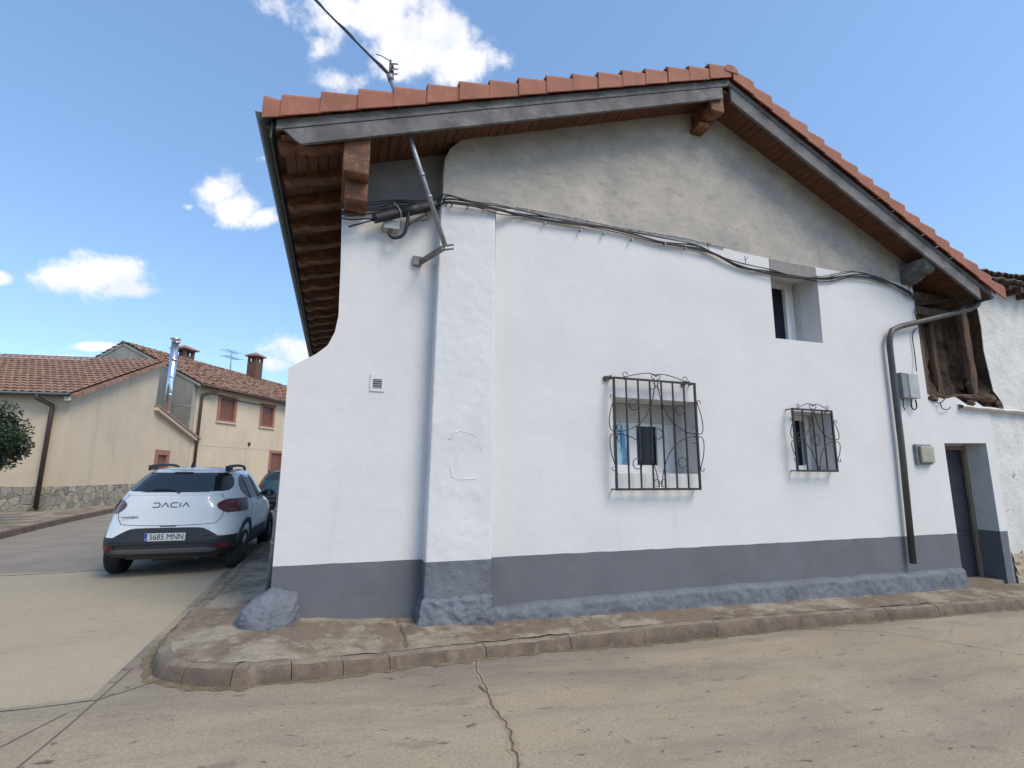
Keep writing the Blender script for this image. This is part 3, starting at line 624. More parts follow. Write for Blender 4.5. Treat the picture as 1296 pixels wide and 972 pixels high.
# ---- wrought iron grilles
def arc(cx, cz, r, a0, a1, n=14): return [(cx+r*math.cos(R(a0+(a1-a0)*i/n)), cz+r*math.sin(R(a0+(a1-a0)*i/n))) for i in range(n+1)]
def spiral(cx, cz, r, a0, turns, n=16): # curls inwards
    return [(cx+r*(1-.65*i/n)*math.cos(R(a0+turns*i/n)), cz+r*(1-.65*i/n)*math.sin(R(a0+turns*i/n))) for i in range(n+1)]
def bez(p, q, r, s, n=14):
    o = []
    for i in range(n+1):
        t = i/n; u = 1-t; o.append(tuple(u**3*p[k]+3*u*u*t*q[k]+3*u*t*t*r[k]+t**3*s[k] for k in (0,1)))
    return o
def grille(x0, x1, z0, z1, nb, circ, label, small=False):
    g = bpy.data.objects.new('window_grille', None); COL.objects.link(g); g.parent = H; g.location = ((x0+x1)/2, -.12, z0); g['label'] = label
    y = -.12; b = B('iron')
    hw = .014
    b.box(x0-hw,x1+hw,y-.012,y+.012,z1-hw,z1+hw); b.box(x0-hw,x1+hw,y-.012,y+.012,z0-hw,z0+hw)
    b.box(x0-hw,x0+hw,y-.0122,y+.0122,z0+hw,z1-hw); b.box(x1-hw,x1+hw,y-.0122,y+.0122,z0+hw,z1-hw)
    for x in (x0, x1):
        for z in (z0, z1): b.box(x-.008,x+.008,y+.012,.04,z-.008,z+.008)
    sub(b, 'frame', g)
    for i in range(1, nb+1):
        x = x0+(x1-x0)*i/(nb+1); b = B('iron'); b.box(x-.009,x+.009,y-.009,y+.009,z0+hw,z1-hw); sub(b, 'bar', g)
    b = B('iron'); cx, cz = (x0+x1)/2, (z0+z1)/2; wx, wz = (x1-x0)/2, (z1-z0)/2
    T = lambda pts, r=.0065: b.tube([(p[0], y-.017, p[1]) for p in pts], r, 5)
    for sx in (-1, 1):
        for sz in (-1, 1):
            T(bez((cx+sx*.02, cz+sz*wz*.97), (cx+sx*.06, cz+sz*wz*.45), (cx+sx*wx*.35, cz+sz*.02*wz+sz*.02), (cx+sx*wx*.97, cz+sz*.012)))
            T(arc(cx+sx*.055, cz+sz*(wz-.08), .045, 90*sz, (90-sx*sz*0)*sz+ (230 if sx*sz > 0 else -230)*1, 12) if not small else arc(cx+sx*.04, cz+sz*(wz-.05), .03, 90*sz, 90*sz+(220 if sx*sz>0 else -220), 10), .0055)
            T(arc(cx+sx*(wx-.06), cz+sz*.07, .045 if not small else .028, -90*sz, -90*sz+(220 if sx*sz > 0 else -220), 12), .0055)
            # outer side scrolls
            k = x1+.014 if sx > 0 else x0-.014
            h = wz
            q0 = (k+sx*.075, cz+sz*.03)
            T(bez((k+sx*.0, cz+sz*.0+sz*.02), (k+sx*.09, cz+sz*.0), (k+sx*.10, cz+sz*h*.18), (k+sx*.045, cz+sz*h*.45)) )
            T(bez((k+sx*.045, cz+sz*h*.45), (k+sx*.012, cz+sz*h*.56), (k+sx*.0, cz+sz*h*.60), (k+sx*.004, cz+sz*h*.64)) )
            T(arc(k+sx*.030, cz+sz*h*.64, .026, 180 if sx > 0 else 0, (180-sz*230) if sx > 0 else sz*230, 12), .0055)
        # top crest
        T(arc(cx+sx*.035, z1+.055, .035, 180 if sx>0 else 0, (180-300) if sx>0 else 300, 14), .0055)
        T(bez((cx+sx*.01, z1+.06), (cx+sx*.06, z1+.14), (cx+sx*wx*.45, z1+.07), (cx+sx*wx*.78, z1+.014)))
        T(arc(cx+sx*wx*.74, z1+.05, .036 if not small else .026, -90, -90+(270 if sx > 0 else -270), 14), .0055)
    for (ux, uz) in circ: T(arc(cx+ux*wx, cz+uz*wz, .070 if not small else .085, 0, 360, 22))
    sub(b, 'scrollwork', g)
    return g
grille(3.775,5.085,1.29,2.755,6,[(-.56,.52),(.57,.47),(-.52,-.55),(.57,-.52),(0,-.0)],'larger black wrought iron grille with six bars and scrolls')
grille(6.885,7.70,1.55,2.485,3,[(.0,.0)],'smaller black wrought iron grille with three bars and one ring', small=True)
# mortar dabs at the grille's upper fixings
for (x, z) in ((3.73,2.76),(5.0,2.77)):
    b = B('kerb')
    for k in range(3):
        bmesh.ops.create_icosphere(b.bm, subdivisions=2, radius=.035-.008*k, matrix=Matrix.Translation((x+.03*k-.02,-.02-.02*k,z+.01*k)))
    for v in b.bm.verts: v.co += Vector((nz3(*v.co,40,.014),nz3(*(v.co*1.1),45,.014),nz3(*v.co,33,.012)))
    wkeep(b.build('mortar_dab'), H)
# vent
vx0, vz1 = W(469,473,YB); vx1, vz0 = W(486,496,YB)
b = B('white'); b.panel([(vx0,vz0),(vx1,vz0),(vx1,vz1),(vx0,vz1)], [[(vx0+.03,vz0+.035),(vx1-.03,vz0+.035),(vx1-.03,vz1-.06),(vx0+.03,vz1-.06)]], PW(YB-.012), .0118)
b.m('carblack'); b.box(vx0+.03,vx1-.03,YB-.003,YB-.0005,vz0+.035,vz1-.06); b.m('box')
for i in range(4): b.box(vx0+.03,vx1-.03,YB-.009,YB-.004,vz0+.045+i*.027,vz0+.056+i*.027)
wkeep(b.build('vent_grille'), H)

# ---- door recess
b = B('door'); b.box(XD0+.02,XD1-.02,.38,.42,-.4,2.05)
for i in range(3): b.box(XD0+.1,XD1-.15,.372,.38,-.25+i*.75,.35+i*.75)
D = wkeep(b.build('door', bevel=.004), H)

b = B('doorframe'); b.box(XD1-.09,XD1-.001,.33,.379,-.4,2.06); b.box(XD0,XD0+.08,.33,.379,-.4,2.04); b.box(XD0+.08,XD1-.09,.331,.379,1.97,2.045); wkeep(b.build('door_frame', bevel=.004), H)
b = B('reveal'); b.face([(XD1-.0005,.0,DZ),(XD1-.0005,.33,DZ),(XD1-.0005,.33,2.09),(XD1-.0005,.0,2.09)])  # right jamb in the painted shade tone
b.m('dado'); b.face([(XD1-.0008,.0,-.5),(XD1-.0008,.33,-.5),(XD1-.0008,.33,DZ),(XD1-.0008,0,DZ)])
wkeep(b.build('door_reveal'), H)
b = B('kerb_top'); b.box(XD0,XD1-.002,.04,.5,-.6,-.325); wkeep(b.build('threshold'), H)

# ---- roof
RF = root('roof', (5.72, 6, 7.4), '', ''); del RF['label'], RF['category']; RF.parent = H
Y0, Y1 = -.50, 12.9
def sub2(bb, nm, **k):
    o = bb.build(nm, **k); o.parent = RF; o.matrix_parent_inverse = Matrix.Translation(RF.location).inverted(); return o
TL = lambda x: 5.205+.3775*(x+.51)            # top of the barge board, left
TR = lambda x: 7.559-.4665*(x-5.72)
XL, XR_, XA = -.62, 11.62, 5.72
def slab(x0, z0, x1, z1, h, y0, y1, mname, bb):
    bb.m(mname); bb.hull([(x0,y0,z0-h),(x1,y0,z1-h),(x1,y1,z1-h),(x0,y1,z0-h)], [(x0,y0,z0),(x1,y0,z1),(x1,y1,z1),(x0,y1,z0)])
# barge boards: thin upper strip proud of a deeper board
b = B('board')
slab(-.50, TL(-.50), XA, TL(XA), .115, Y0-.012, Y0+.03, 'board', b)
slab(-.22, TL(-.22)-.117, XA-.10, TL(XA-.10)-.117, .20, Y0, Y0+.045, 'board', b)
sub2(b, 'barge_board', bevel=.006)
b = B('board')
slab(XA, TR(XA), 11.56, TR(11.56), .085, Y0-.012, Y0+.03, 'board', b)
slab(XA+.06, TR(XA+.06)-.087, 11.25, TR(11.25)-.087, .24, Y0, Y0+.045, 'board', b)
sub2(b, 'barge_board', bevel=.006)
b = B('board') # ogee end of the left board
og = [(-.22,5.197),(-.235,5.05),(-.27,5.045),(-.33,5.08),(-.37,5.12),(-.40,5.13),(-.42,5.12)]
b.panel([(-.218,TL(-.218)-.118),(-.218,5.0),(-.24,4.99),(-.30,5.02),(-.345,5.055),(-.38,5.085),(-.43,TL(-.43)-.118)], [], PW(Y0+.001), .04); sub2(b, 'carved_board_end', bevel=.004)
# soffit planks (run along the verge overhang, perpendicular to the slope)
def soffit(x0, x1, zf, tilt, nm):
    b = B('soffit'); n = int((x1-x0)/.115); 
    for i in range(n):
        a = x0+(x1-x0)*i/n+.004; c = x0+(x1-x0)*(i+1)/n-.004; dz = .004*math.sin(i*5.1)
        b.hull([(a,Y0+.05,zf(a)+dz),(c,Y0+.05,zf(c)+dz),(c,.5,zf(c)+dz),(a,.5,zf(a)+dz)], [(a,Y0+.05,zf(a)+.02+dz),(c,Y0+.05,zf(c)+.02+dz),(c,.5,zf(c)+.02+dz),(a,.5,zf(a)+.02+dz)])
    sub2(b, nm)
soffit(-.45, XA, lambda x: 5.225+.3775*x, 0, 'soffit_boards'); soffit(XA, 11.5, lambda x: 7.385-.447*(x-5.72), 0, 'soffit_boards')
# roof decks
b = B('oldwood'); slab(XL+.02, TL(XL+.02)-.02, XA, TL(XA)-.02, .05, Y0+.035, Y1, 'oldwood', b); slab(XA+.001, TR(XA)-.02, XR_-.05, TR(XR_-.05)-.02, .05, Y0+.035, Y1, 'oldwood', b)
sub2(b, 'roof_deck')
# left eave: carved rafters, boards between
for i in range(20):
    y = -.27+i*.655
    if y > 12.5: break
    b = B('beam'); wdt = .085
    xs_ = [-.50,-.46,-.40,-.30,-.15,0,.15,.45]; dep = [.10,.17,.19,.16,.20,.215,.215,.215]
    lo_, hi_ = [], []
    for x, dp in zip(xs_, dep):
        zt = TL(x)-.075; lo_.append((x, zt-dp)); hi_.append((x, zt))
    pts = lo_+hi_[::-1]
    b.hull([(p[0], y-wdt, p[1]) for p in pts], [(p[0], y+wdt, p[1]) for p in pts])
    if i % 1 == 0: sub2(b, 'rafter', bevel=.012)
b = B('soffit'); n = 8
for i in range(n):
    a = -.52+i*.145; c = a+.14
    slab(a, TL(a)-.071-.001, c, TL(c)-.072, .012, Y0+.06, Y1-.1, 'soffit', b)
sub2(b, 'eave_boards')
# stacked corbel beam ends on the left corner post
b = B('beam'); x0, zt = W(436,171,-.43); x1, zb = W(467,222,-.43)
b.box(x0,x1,-.43,.3,zb+.0,zt+.08); CB = sub2(b, 'corbel', bevel=.02)
b = B('beam'); x0, zt = W(437,226,-.25); x1, zb = W(465,256,-.25); b.box(x0,x1,-.25,.3,zb,zt); sub2(b, 'corbel', bevel=.02)
# ridge beam end and right corbel
b = B('beam'); b.box(5.42,5.68,-.45,.2,7.0,7.36); sub2(b, 'ridge_beam', bevel=.02)
b = B('beam'); b.box(5.38,5.60,-.22,.2,6.88,6.975); sub2(b, 'ridge_beam_bracket', bevel=.02)
b = B('board'); P_ = [W(1190,334,-.42), W(1186,345,-.42), W(1172,350,-.42), W(1160,357,-.42)]
zc = [(-.44,5.18,5.30),(-.42,5.10,5.31),(-.36,5.05,5.31),(-.28,5.06,5.31),(-.2,5.00,5.31),(-.1,4.96,5.31),(.1,4.94,5.31)]
b.hull([(9.95,y,a) for y,a,c in zc]+[(9.95,y,c) for y,a,c in zc[::-1]], [(10.22,y,a) for y,a,c in zc]+[(10.22,y,c) for y,a,c in zc[::-1]]); sub2(b, 'carved_purlin_end', bevel=.02)
# right eave dark boxing and wall plate
b = B('oldwood'); b.box(10.26,11.35,.06,.5,4.72,4.9); b.box(10.3,11.2,.03,.4,4.45,4.6); b.tube([(10.25,.1,4.62),(11.4,.02,4.86)], .045); sub2(b, 'wall_plate')
# tile covering
def tiles(bb, O, u, s, Lu, Ls, cw=.22, rh=.36, amp=.045, step=.03, cr=5, jitter=0, wave=1.0):
    O, u, s = Vector(O), Vector(u).normalized(), Vector(s).normalized(); n = u.cross(s).normalized()
    if n.z < 0: n = -n
    nu = int(Lu/cw)*cr; rows = int(Ls/rh)+1
    for r_ in range(rows):
        a0, a1 = r_*rh, min(Ls, (r_+1)*rh+.02)
        prev = None
        for i in range(nu+1):
            t = i/cr; ph = t % 1; col = int(t)
            hh = amp*(abs(math.cos(math.pi*ph))**.8)*wave
            jj = jitter*noise.noise(Vector((col*3.7, r_*5.1, 0)))
            p0 = O+u*(t*cw)+s*(a0+jj)+n*(hh+step+.5*jj); p1 = O+u*(t*cw)+s*a1+n*(hh*.8)
            pb = p0-n*.03
            q = [bb.bm.verts.new(p) for p in (pb, p0, p1)]
            if prev:
                for k in (0, 1):
                    f = bb.bm.faces.new((prev[k], q[k], q[k+1], prev[k+1])); f.material_index = bb.cur; f.smooth = (k == 1)
            prev = q
b = B('tile')
sl = Vector((1,0,.3775)); sr = Vector((-1,0,.4665))
tiles(b, (XL,Y0+.12,TL(XL)+.05), (0,1,0), sl, Y1-Y0-.1, (XA-XL)*math.hypot(1,.3775), cr=6)
tiles(b, (XR_+.1,Y0+.12,TR(XR_+.1)+.05), (0,1,0), sr, Y1-Y0-.1, (XR_+.1-XA)*math.hypot(1,.4665), cr=6)
sub2(b, 'roof_tiles')
# verge tiles: stepped, each lapping the one below
def verge(x0, x1, zf, n, lowfirst, nm, mname='tile'):
    b = B(mname)
    for i in range(n):
        a = x0+(x1-x0)*i/n; c = x0+(x1-x0)*(i+1)/n
        up = 1 if x1 > x0 else -1
        aa = a-up*.035; za, zc_ = zf(a), zf(c)         # a is the lower end
        hA, hC = .285+.006*math.sin(i*3.1), .208
        j = .004*math.sin(i*2.3); dr = -.014+.003*math.sin(i*1.7)
        y0_, yi, y1_ = Y0-.075+j, Y0-.045+j, Y0+.30
        lo_ = [(aa,za-up*0-.035*abs(zf(1)-zf(0))+dr),(c,zc_+dr)]
        zA = za-.035*abs(zf(1)-zf(0))
        # section: apron, rounded shoulder, then top lap falling slightly back
        def sec(x, zb_, h, ex):
            return [(x,y0_-ex,zb_+.0),(x,y0_-ex,zb_+h-.05),(x,y0_-ex+.015,zb_+h-.018),(x,y0_-ex+.05,zb_+h),(x,y0_+.22,zb_+h+.005),(x,y1_,zb_+h-.03),(x,y1_,zb_+h-.06),(x,y0_+.05,zb_+h-.035),(x,y0_-ex+.02,zb_+h-.06),(x,y0_-ex+.02,zb_)]
        A_ = sec(aa, zA+dr, hA, .014); C_ = sec(c, zc_+dr, hC, 0)
        b.hull(A_, C_)
    o = sub2(b, nm, bevel=.006)
verge(-.60, -.43, TL, 1, 1, 'verge_tile'); verge(-.43, XA+.02, TL, 16, 1, 'verge_tiles'); verge(11.80, XA+.06, TR, 17, 1, 'verge_tiles')
b = B('tile')  # ridge cap tiles
for i in range(34):
    y = Y0-.09+i*.395
    if y > Y1: break
    r0_, r1_ = .13, .115
    A_ = [(XA+.02+r0_*math.cos(R(t)), y, 7.66+.75*r0_*math.sin(R(t))) for t in range(-20, 201, 20)]; C_ = [(XA+.02+r1_*math.cos(R(t)), y+.42, 7.66+.75*r1_*math.sin(R(t))) for t in range(-20, 201, 20)]
    b.hull(A_, C_)
sub2(b, 'ridge_tiles', bevel=.005)
# gutters
b = B('gutter')
def gutt(x, z, r, y0, y1, bb):
    ang = list(range(180, 361, 20)); A_ = [(x+r*math.cos(R(t)), z+r*math.sin(R(t))) for t in ang]; I_ = [(x+(r-.006)*math.cos(R(t)), z+(r-.006)*math.sin(R(t))) for t in ang]
    pts = A_+I_[::-1]; bb.hull([(p[0], y0, p[1]) for p in pts], [(p[0], y1, p[1]) for p in pts])
    bb.hull([(p[0], y0-.004, p[1]) for p in A_], [(p[0], y0, p[1]) for p in A_])
gutt(-.625, 5.245, .085, -.52, 12.9, b); b.box(-.555,-.535,-.49,12.88,5.0,5.19)
wkeep(b.build('gutter', label='long dark gutter along the left eave'), H)
b = B('gutter'); gutt(11.66, 4.80, .075, -.45, 12.9, b); wkeep(b.build('gutter', label='gutter at the right eave'), H)
# downpipes
b = B('pipe')
pA = W3(1236,378,-.25); pB = W3(1215,391,-.16); pC = W3(1132,417,-.10); pD = W3(1125,430,-.10); pE = W3(1155,712,-.10)
b.tube([Vector((11.62,-.30,4.78)), Vector((11.55,-.27,4.66)), Vector((11.42,-.22,4.58)), W3(1140,413,-.10), W3(1129,418,-.10), W3(1126,428,-.10), Vector((9.29,-.09,3.7)), Vector((9.27,-.09,2)), Vector((9.19,-.09,.10))], .048, 12)
wkeep(b.build('downpipe', label='dark downpipe bending from the right eave to the grey base'), H)
b = B('galv')
b.tube([(-.262,.30,.10),(-.175,.30,2.35)], .034, 10)
for z in (.7,1.05,1.6): b.tube([(-.262+.0387*(z-.1),.30,z),(-.262+.0387*(z-.05),.30,z+.05)], .040, 10)
wkeep(b.build('downpipe', label='galvanised downpipe on the left corner'), H)

# ------------------------------------------------------------------ things fixed to the house
# guard stone at the corner
b = MB(); b.m('dado_rough')
bmesh.ops.create_icosphere(b.bm, subdivisions=6, radius=1)
for v in b.bm.verts:
    c = v.co.copy(); k = 1+nz3(*c,1.3,.16)+nz3(*c,3.5,.07)+nz3(c.x,c.y,c.z*2.5,6,.035)+nz3(*c,24,.010)
    q = .35 if c.z > 0 else .6
    v.co = Vector((c.x*.30*k+.07*max(0,c.z), c.y*.27*k+.05*max(0,c.z), c.z*.31*k*(1 if c.z > 0 else .6)))
o = b.build('guard_stone', smooth=True, label='lumpy slate blue painted boulder at the foot of the house corner', category='guard stone'); o.location = (-.20,.045,-.02)
# cable bundle
def cat(pts, n=10):   # catmull-rom
    P_ = [Vector(p) for p in pts]; P_ = [P_[0]]+P_+[P_[-1]]; o = []
    for i in range(1, len(P_)-2):
        for k in range(n):
            t = k/n; p0, p1, p2, p3 = P_[i-1:i+3]
            o.append(.5*((2*p1)+(-p0+p2)*t+(2*p0-5*p1+4*p2-p3)*t*t+(-p0+3*p1-3*p2+p3)*t**3))
    o.append(P_[-2]); return o
CP = [(433,268,.06),(470,263,.06),(500,258,.06),(530,257,.05),(556,258,.02),(566,252,-.15),(600,258,-.15),(630,264,-.13),(660,270,-.04),(708,279,-.04),(776,290,-.04),(835,304,-.04),(880,312,-.04),(905,322,-.04),(935,335,-.04),(975,344,-.04),(1010,351,-.04),(1045,352,-.04),(1080,347,-.04),(1110,352,-.04),(1140,364,-.05),(1157,376,-.05)]
T = root('cable_bundle', W3(433,268,.06), 'bundle of black cables strung across the facade below the bare gable', 'cables')
random.seed(3)
offs = [(0,0,.013),(2,-5,.010),(-1,6,.011),(3,10,.008),(-2,-9,.008),(0,3,.014)]
for k, (ox, oy, r_) in enumerate(offs):
    pts = []
    for i, (px, py, y) in enumerate(CP):
        j = (math.sin(i*1.9+k*2.2)*2.2) if 0 < i < len(CP)-1 else 0
        spread = 1.0 if px < 660 else (.55 if px < 900 else .45)
        pts.append(W3(px+ox, py+oy*spread*.55+j*.8, y-.012*(k%3)))
    b = B('black'); b.tube(cat(pts, 6), r_*.85, 6); wkeep(b.build('cable'), T)
for px, py in ((572,259),(592,262),(613,264),(690,282),(735,291),(765,295),(800,303),(842,308),(868,314)):
    b = B('galv'); c = W3(px, py, -.165 if px < 640 else -.075); b.box(c.x-.008,c.x+.008,c.y-.006,c.y+.05,c.z-.014,c.z+.014); wkeep(b.build('clip'), T)
for px, py in ((896,312),(943,330),(1052,352),(1150,366)):
    b = B('black'); c = W3(px, py, -.06)
    for a in (60, 115, 250): b.tube([c, c+Vector((.07*math.cos(R(a)), -.03, .07*math.sin(R(a))))], .005, 5)
    wkeep(b.build('cable_tie'), T)
b = B('black')
b.tube(cat([W3(1157,376,-.05),W3(1166,380,-.02),W3(1200,383,.0),W3(1232,382,-.05)]), .012, 6)
b.tube(cat([W3(1150,368,-.05),W3(1160,385,-.03),W3(1158,395,-.03),W3(1162,410,-.03)]), .010, 6)
b.tube(cat([W3(1160,415,-.03),W3(1155,425,-.03),W3(1158,450,-.03),W3(1160,470,-.06)]), .009, 6)
wkeep(b.build('loose_cable'), T)
b = B('peel'); 
for x0_, x1_ in ((2.4,5.9),): 
    b.grid(lambda u,v: (x0_+(x1_-x0_)*u, -.002-.03*v-.006*noise.noise(Vector((u*60,v*3,0))), interp([(2.4,5.01),(3.06,5.02),(3.9,5.0),(5.1,5.03),(5.9,5.0)], x0_+(x1_-x0_)*u)+.012*noise.noise(Vector((u*80,0,0)))), 200, 2)
wkeep(b.build('plaster_lip'), H)
# splice closure with box
T = root('splice_closure', W3(515,268,0), 'black tubular cable splice with small pale box and hanging loop on the left bay', 'cable splice')
a, c = W3(473,277,-.06), W3(552,259,-.04)
b = B('black'); d = (c-a).normalized(); b.tube([a, a+d*.04, a+d*.045, a+d*.36, c-d*.03, c], .058, 14); 
b.tube([a+d*.36, a+d*.62], .064, 14); wkeep(b.build('casing'), T)
b = B('black'); b.tube(cat([W3(431,276,.05),W3(445,278,.0),W3(460,277,-.03),W3(474,277,-.06)]), .009, 6); b.tube([W3(441,287,-.05), W3(474,278,-.06)], .010, 6)
b.tube(cat([W3(517,268,-.08),W3(515,285,-.07),W3(510,297,-.06),W3(500,301,-.05),W3(493,297,-.04),W3(495,290,-.03)]), .022, 8)
b.tube(cat([W3(517,285,-.07),W3(528,277,-.05),W3(538,272,-.04),W3(543,262,-.03)]), .012, 6)
b.tube(cat([W3(519,283,-.07),W3(530,279,-.05),W3(541,277,-.04),W3(538,268,-.03)]), .009, 6)
wkeep(b.build('cable'), T)
b = B('box'); x0_, z1_ = W(486,277,-.05); x1_, z0_ = W(506,290,-.05); b.box(x0_,x1_,-.03,.1,z0_,z1_+.02); wkeep(b.build('junction_box', bevel=.008), T)
b = B('galv'); b.tube(cat([W3(498,256,-.09),W3(505,264,-.12),W3(508,275,-.11),W3(506,285,-.06)]), .006, 6); wkeep(b.build('strap'), T)
# pole
T = root('service_pole', W3(565,312,-.33), 'galvanised pole leaning through the eave on an angled wall bracket', 'pole')
p0, p1 = W3(563,310,-.34), W3(518,172,-.36); dd = (p1-p0).normalized(); top = p1+dd*.78
b = B('galv'); b.tube([p0, top], .030, 12); b.tube([p1+dd*.72, top+dd*.01], .038, 12)
m_ = p0+(p1-p0)*.62; b.tube([m_, m_+dd*.05], .037, 12); m_ = p0+(p1-p0)*.42; b.tube([m_, m_+dd*.04], .038, 12)
wkeep(b.build('post'), T)
b = B('rustmetal'); q0 = W3(530,333,YB); q1 = W3(561,314,-.36); ax = (q1-q0).normalized(); sd_ = Vector((0,0,1)).cross(ax).normalized()*.025; up_ = ax.cross(sd_).normalized()*.028
b.hull([q0-sd_-up_, q0+sd_-up_, q0+sd_+up_, q0-sd_+up_], [q1-sd_-up_, q1+sd_-up_, q1+sd_+up_, q1-sd_+up_]); b.box(q0.x-.08,q0.x+.03,YB-.05,YB-.001,q0.z-.05,q0.z+.07)
for k in (-.03,.02): b.tube([q1+Vector((-.02,0,k)), q1+Vector((.12,-.03,k+.03))], .012, 6)
wkeep(b.build('bracket', bevel=.004), T)
b = B('cap')
for k in range(3): b.tube([top-dd*.02+Vector((.02,0,.0+k*.07)), top-dd*.02+Vector((.02,0,.05+k*.07))], .022-.004*k, 8); b.tube([top+Vector((-.0,0,.03+k*.07)), top+Vector((.09,0,.05+k*.07))], .008, 6)
b.tube([top, top+Vector((0,0,.22))], .012, 6); b.tube(cat([top+Vector((.0,0,.2)), top+Vector((-.1,0,.24)), top+Vector((-.17,-.05,.2))]), .006, 5)
wkeep(b.build('insulators'), T)
# overhead line
e = CAM+ray(378,-4).normalized()*10.5; e2 = e+(e-top)*1.2+Vector((0,0,.5))
b = B('black'); P_ = [top+(e2-top)*t/30+Vector((0,0,-.5*math.sin(math.pi*t/30)*0)) for t in range(31)]
b.tube(P_, .016, 6); P2 = [p+Vector((.014*math.cos(i*1.3),0,.02*math.sin(i*1.3)+.012)) for i, p in enumerate(P_)]; b.tube(P2, .009, 6)
b.build('overhead_cable', label='black overhead cable rising from the pole top into the sky', category='cable')
# meter boxes
x0_, z1_ = W(1141,471,-.13); x1_, z0_ = W(1166,505,-.13)
T = root('cable_box', ((x0_+x1_)/2, 0, z0_), 'pale grey junction box beside the downpipe below the eave', 'box')
b = B('boxdark'); b.box(x0_,x0_+.16,-.12,-.001,z0_+.0,z1_); b.m('box'); b.box(x0_+.162,x1_,-.13,-.001,z0_+.01,z1_-.01); wkeep(b.build('casing', bevel=.01), T)
b = B('black'); b.tube(cat([(x1_-.15,-.06,z0_),(x1_-.16,-.06,z0_-.14),(x1_-.09,-.06,z0_-.18),(x1_-.03,-.06,z0_-.12),(x1_-.04,-.06,z0_)]), .011, 6); wkeep(b.build('cable'), T); b = B('black'); b.tube(cat([(x0_+.1,-.04,z0_),(x0_+.08,-.04,z0_-.12),(x0_+.12,-.03,z0_-.2)]), .008, 6); wkeep(b.build('cable'), T)
b = B('black'); b.tube(cat([W3(1182,507,-.03),W3(1190,510,-.05),W3(1197,503,-.06)]), .009, 6); b.tube(cat([W3(1190,510,-.05),W3(1193,517,-.06),W3(1200,518,-.05),W3(1203,515,-.05)]), .008, 6)
b.build('cable_hook', label='black bent wire hooks on the white wall under the rotten ledge', category='hook')
x0_, z1_ = W(1162,562,-.09); x1_, z0_ = W(1185,588,-.09)
T = root('meter_box', ((x0_+x1_)/2, 0, z0_), 'small beige box with dark rim between downpipe and doorway', 'box')
b = B('boxdark'); b.box(x0_,x1_,-.05,-.001,z0_,z1_); wkeep(b.build('back_plate', bevel=.008), T)
b = B('beige'); b.box(x0_+.05,x1_-.015,-.10,-.051,z0_+.03,z1_-.03); wkeep(b.build('cover', bevel=.018), T)

# ------------------------------------------------------------------ neighbour: old adobe house
NB = root('adobe_house', (14, 0, -.4), 'old adobe house with peeling whitewash and sagging lichen tiles beyond the doorway', 'house')
b = B('peel')
edge = [(11.93,-.6),(11.93,2.72),(12.45,2.72),(12.45,2.85),(12.35,2.98),(12.22,3.1),(12.18,3.4),(12.12,3.9),(12.16,4.4),(12.1,5.35)]
b.panel(edge+[(22,5.35),(22,-.8)], [], lambda a, c, d: Vector((a, .02+d, c)), .012); b.m('adobe'); b.panel([(11.95,2.75),(12.47,2.83),(12.36,2.98),(12.23,3.1),(12.19,3.4),(12.13,3.9),(12.17,4.4),(12.11,5.35),(22,5.35),(22,-.8),(11.95,-.8)], [], lambda a, c, d: Vector((a, .033+d, c)), .4); wkeep(b.build('wall'), NB)
b = B('road_light'); b.grid(lambda u,v: (11.96+5*u, .012-(.045*(1-v)**.5 if v < .96 else 0)-nz3(u*5,v,0,9,.03)-nz3(u*5,v,3,25,.012), -.6+(.75+.18*noise.noise(Vector((u*14,0,1)))+.10*noise.noise(Vector((u*50,0,1))))*v), 260, 40); wkeep(b.build('exposed_rubble_base'), NB)
b = B('adobe')
def afn(u, v):
    x = 10.24+2.1*u; z = 2.80+2.05*v
    y = .46-.38*max(0,u-.80)/.2-max(0,(.28-v))*.9*(.4+u*.8); y += nz3(x,y,z*.5,2.5,.12)+nz3(x,y,z*.6,8,.05)+nz3(x,y,z,20,.02)
    if x > 12.05: y = max(y, .08)
    return (x, y, z)
b.grid(afn, 70, 80); wkeep(b.build('adobe_infill'), NB)
for x0_, x1_, yy in ((10.26,10.50,.10),(11.15,11.27,.33),(11.80,11.98,.12)):
    b = B('oldwood'); n_ = 20
    pr = lambda z, e: (nz3(x0_,e,z,1.3,.03), nz3(x1_,e,z,1.7,.03))
    b.grid(lambda u,v: (x0_+(x1_-x0_)*(min(1,max(0,u*3-1)))+nz3(x0_,0,v*2,1.5,.04), yy+.14*(1 if u < .3 or u > .7 else 0)+nz3(u*5,v*6,x0_,1,.02), 2.9+1.95*v), 12, 24)
    wkeep(b.build('timber_post'), NB)
def lump(cx, cy, cz, sx, sy, sz, seed):
    b = B('adobe'); s0 = 0; bmesh.ops.create_icosphere(b.bm, subdivisions=4, radius=1); b.bm.verts.ensure_lookup_table()
    for v in b.bm.verts[s0:]:
        c = v.co.copy(); k = 1+nz3(c.x+seed,c.y,c.z,1.4,.35)+nz3(c.x+seed,c.y,c.z,4,.12)
        v.co = Vector((cx+c.x*sx*k, cy+c.y*sy*k, cz+c.z*sz*k*.8))
    wkeep(b.build('adobe_lump', smooth=True), NB)
lump(12.0,.08,2.96,.24,.12,.12,1); lump(11.55,.12,2.95,.45,.12,.08,3); lump(10.85,.12,2.91,.4,.10,.06,4); lump(10.38,.0,2.86,.12,.05,.07,5); lump(11.42,-.0,2.82,.10,.05,.07,6); lump(12.27,.02,2.86,.07,.05,.08,7)
b = B('peel') # whitewashed lintel ledge
b.grid(lambda u,v: (11.05+(20-11.05)*u, .05-.15*math.sin(math.pi*min(1,v*1.0))+nz3(u*40,v*3,0,1,.012), 2.80-.03*u*8.95*.5-.12*v+.015*noise.noise(Vector((u*30,v,0)))), 160, 8)
wkeep(b.build('ledge'), NB)
b = B('tile_mossy')
random.seed(11)
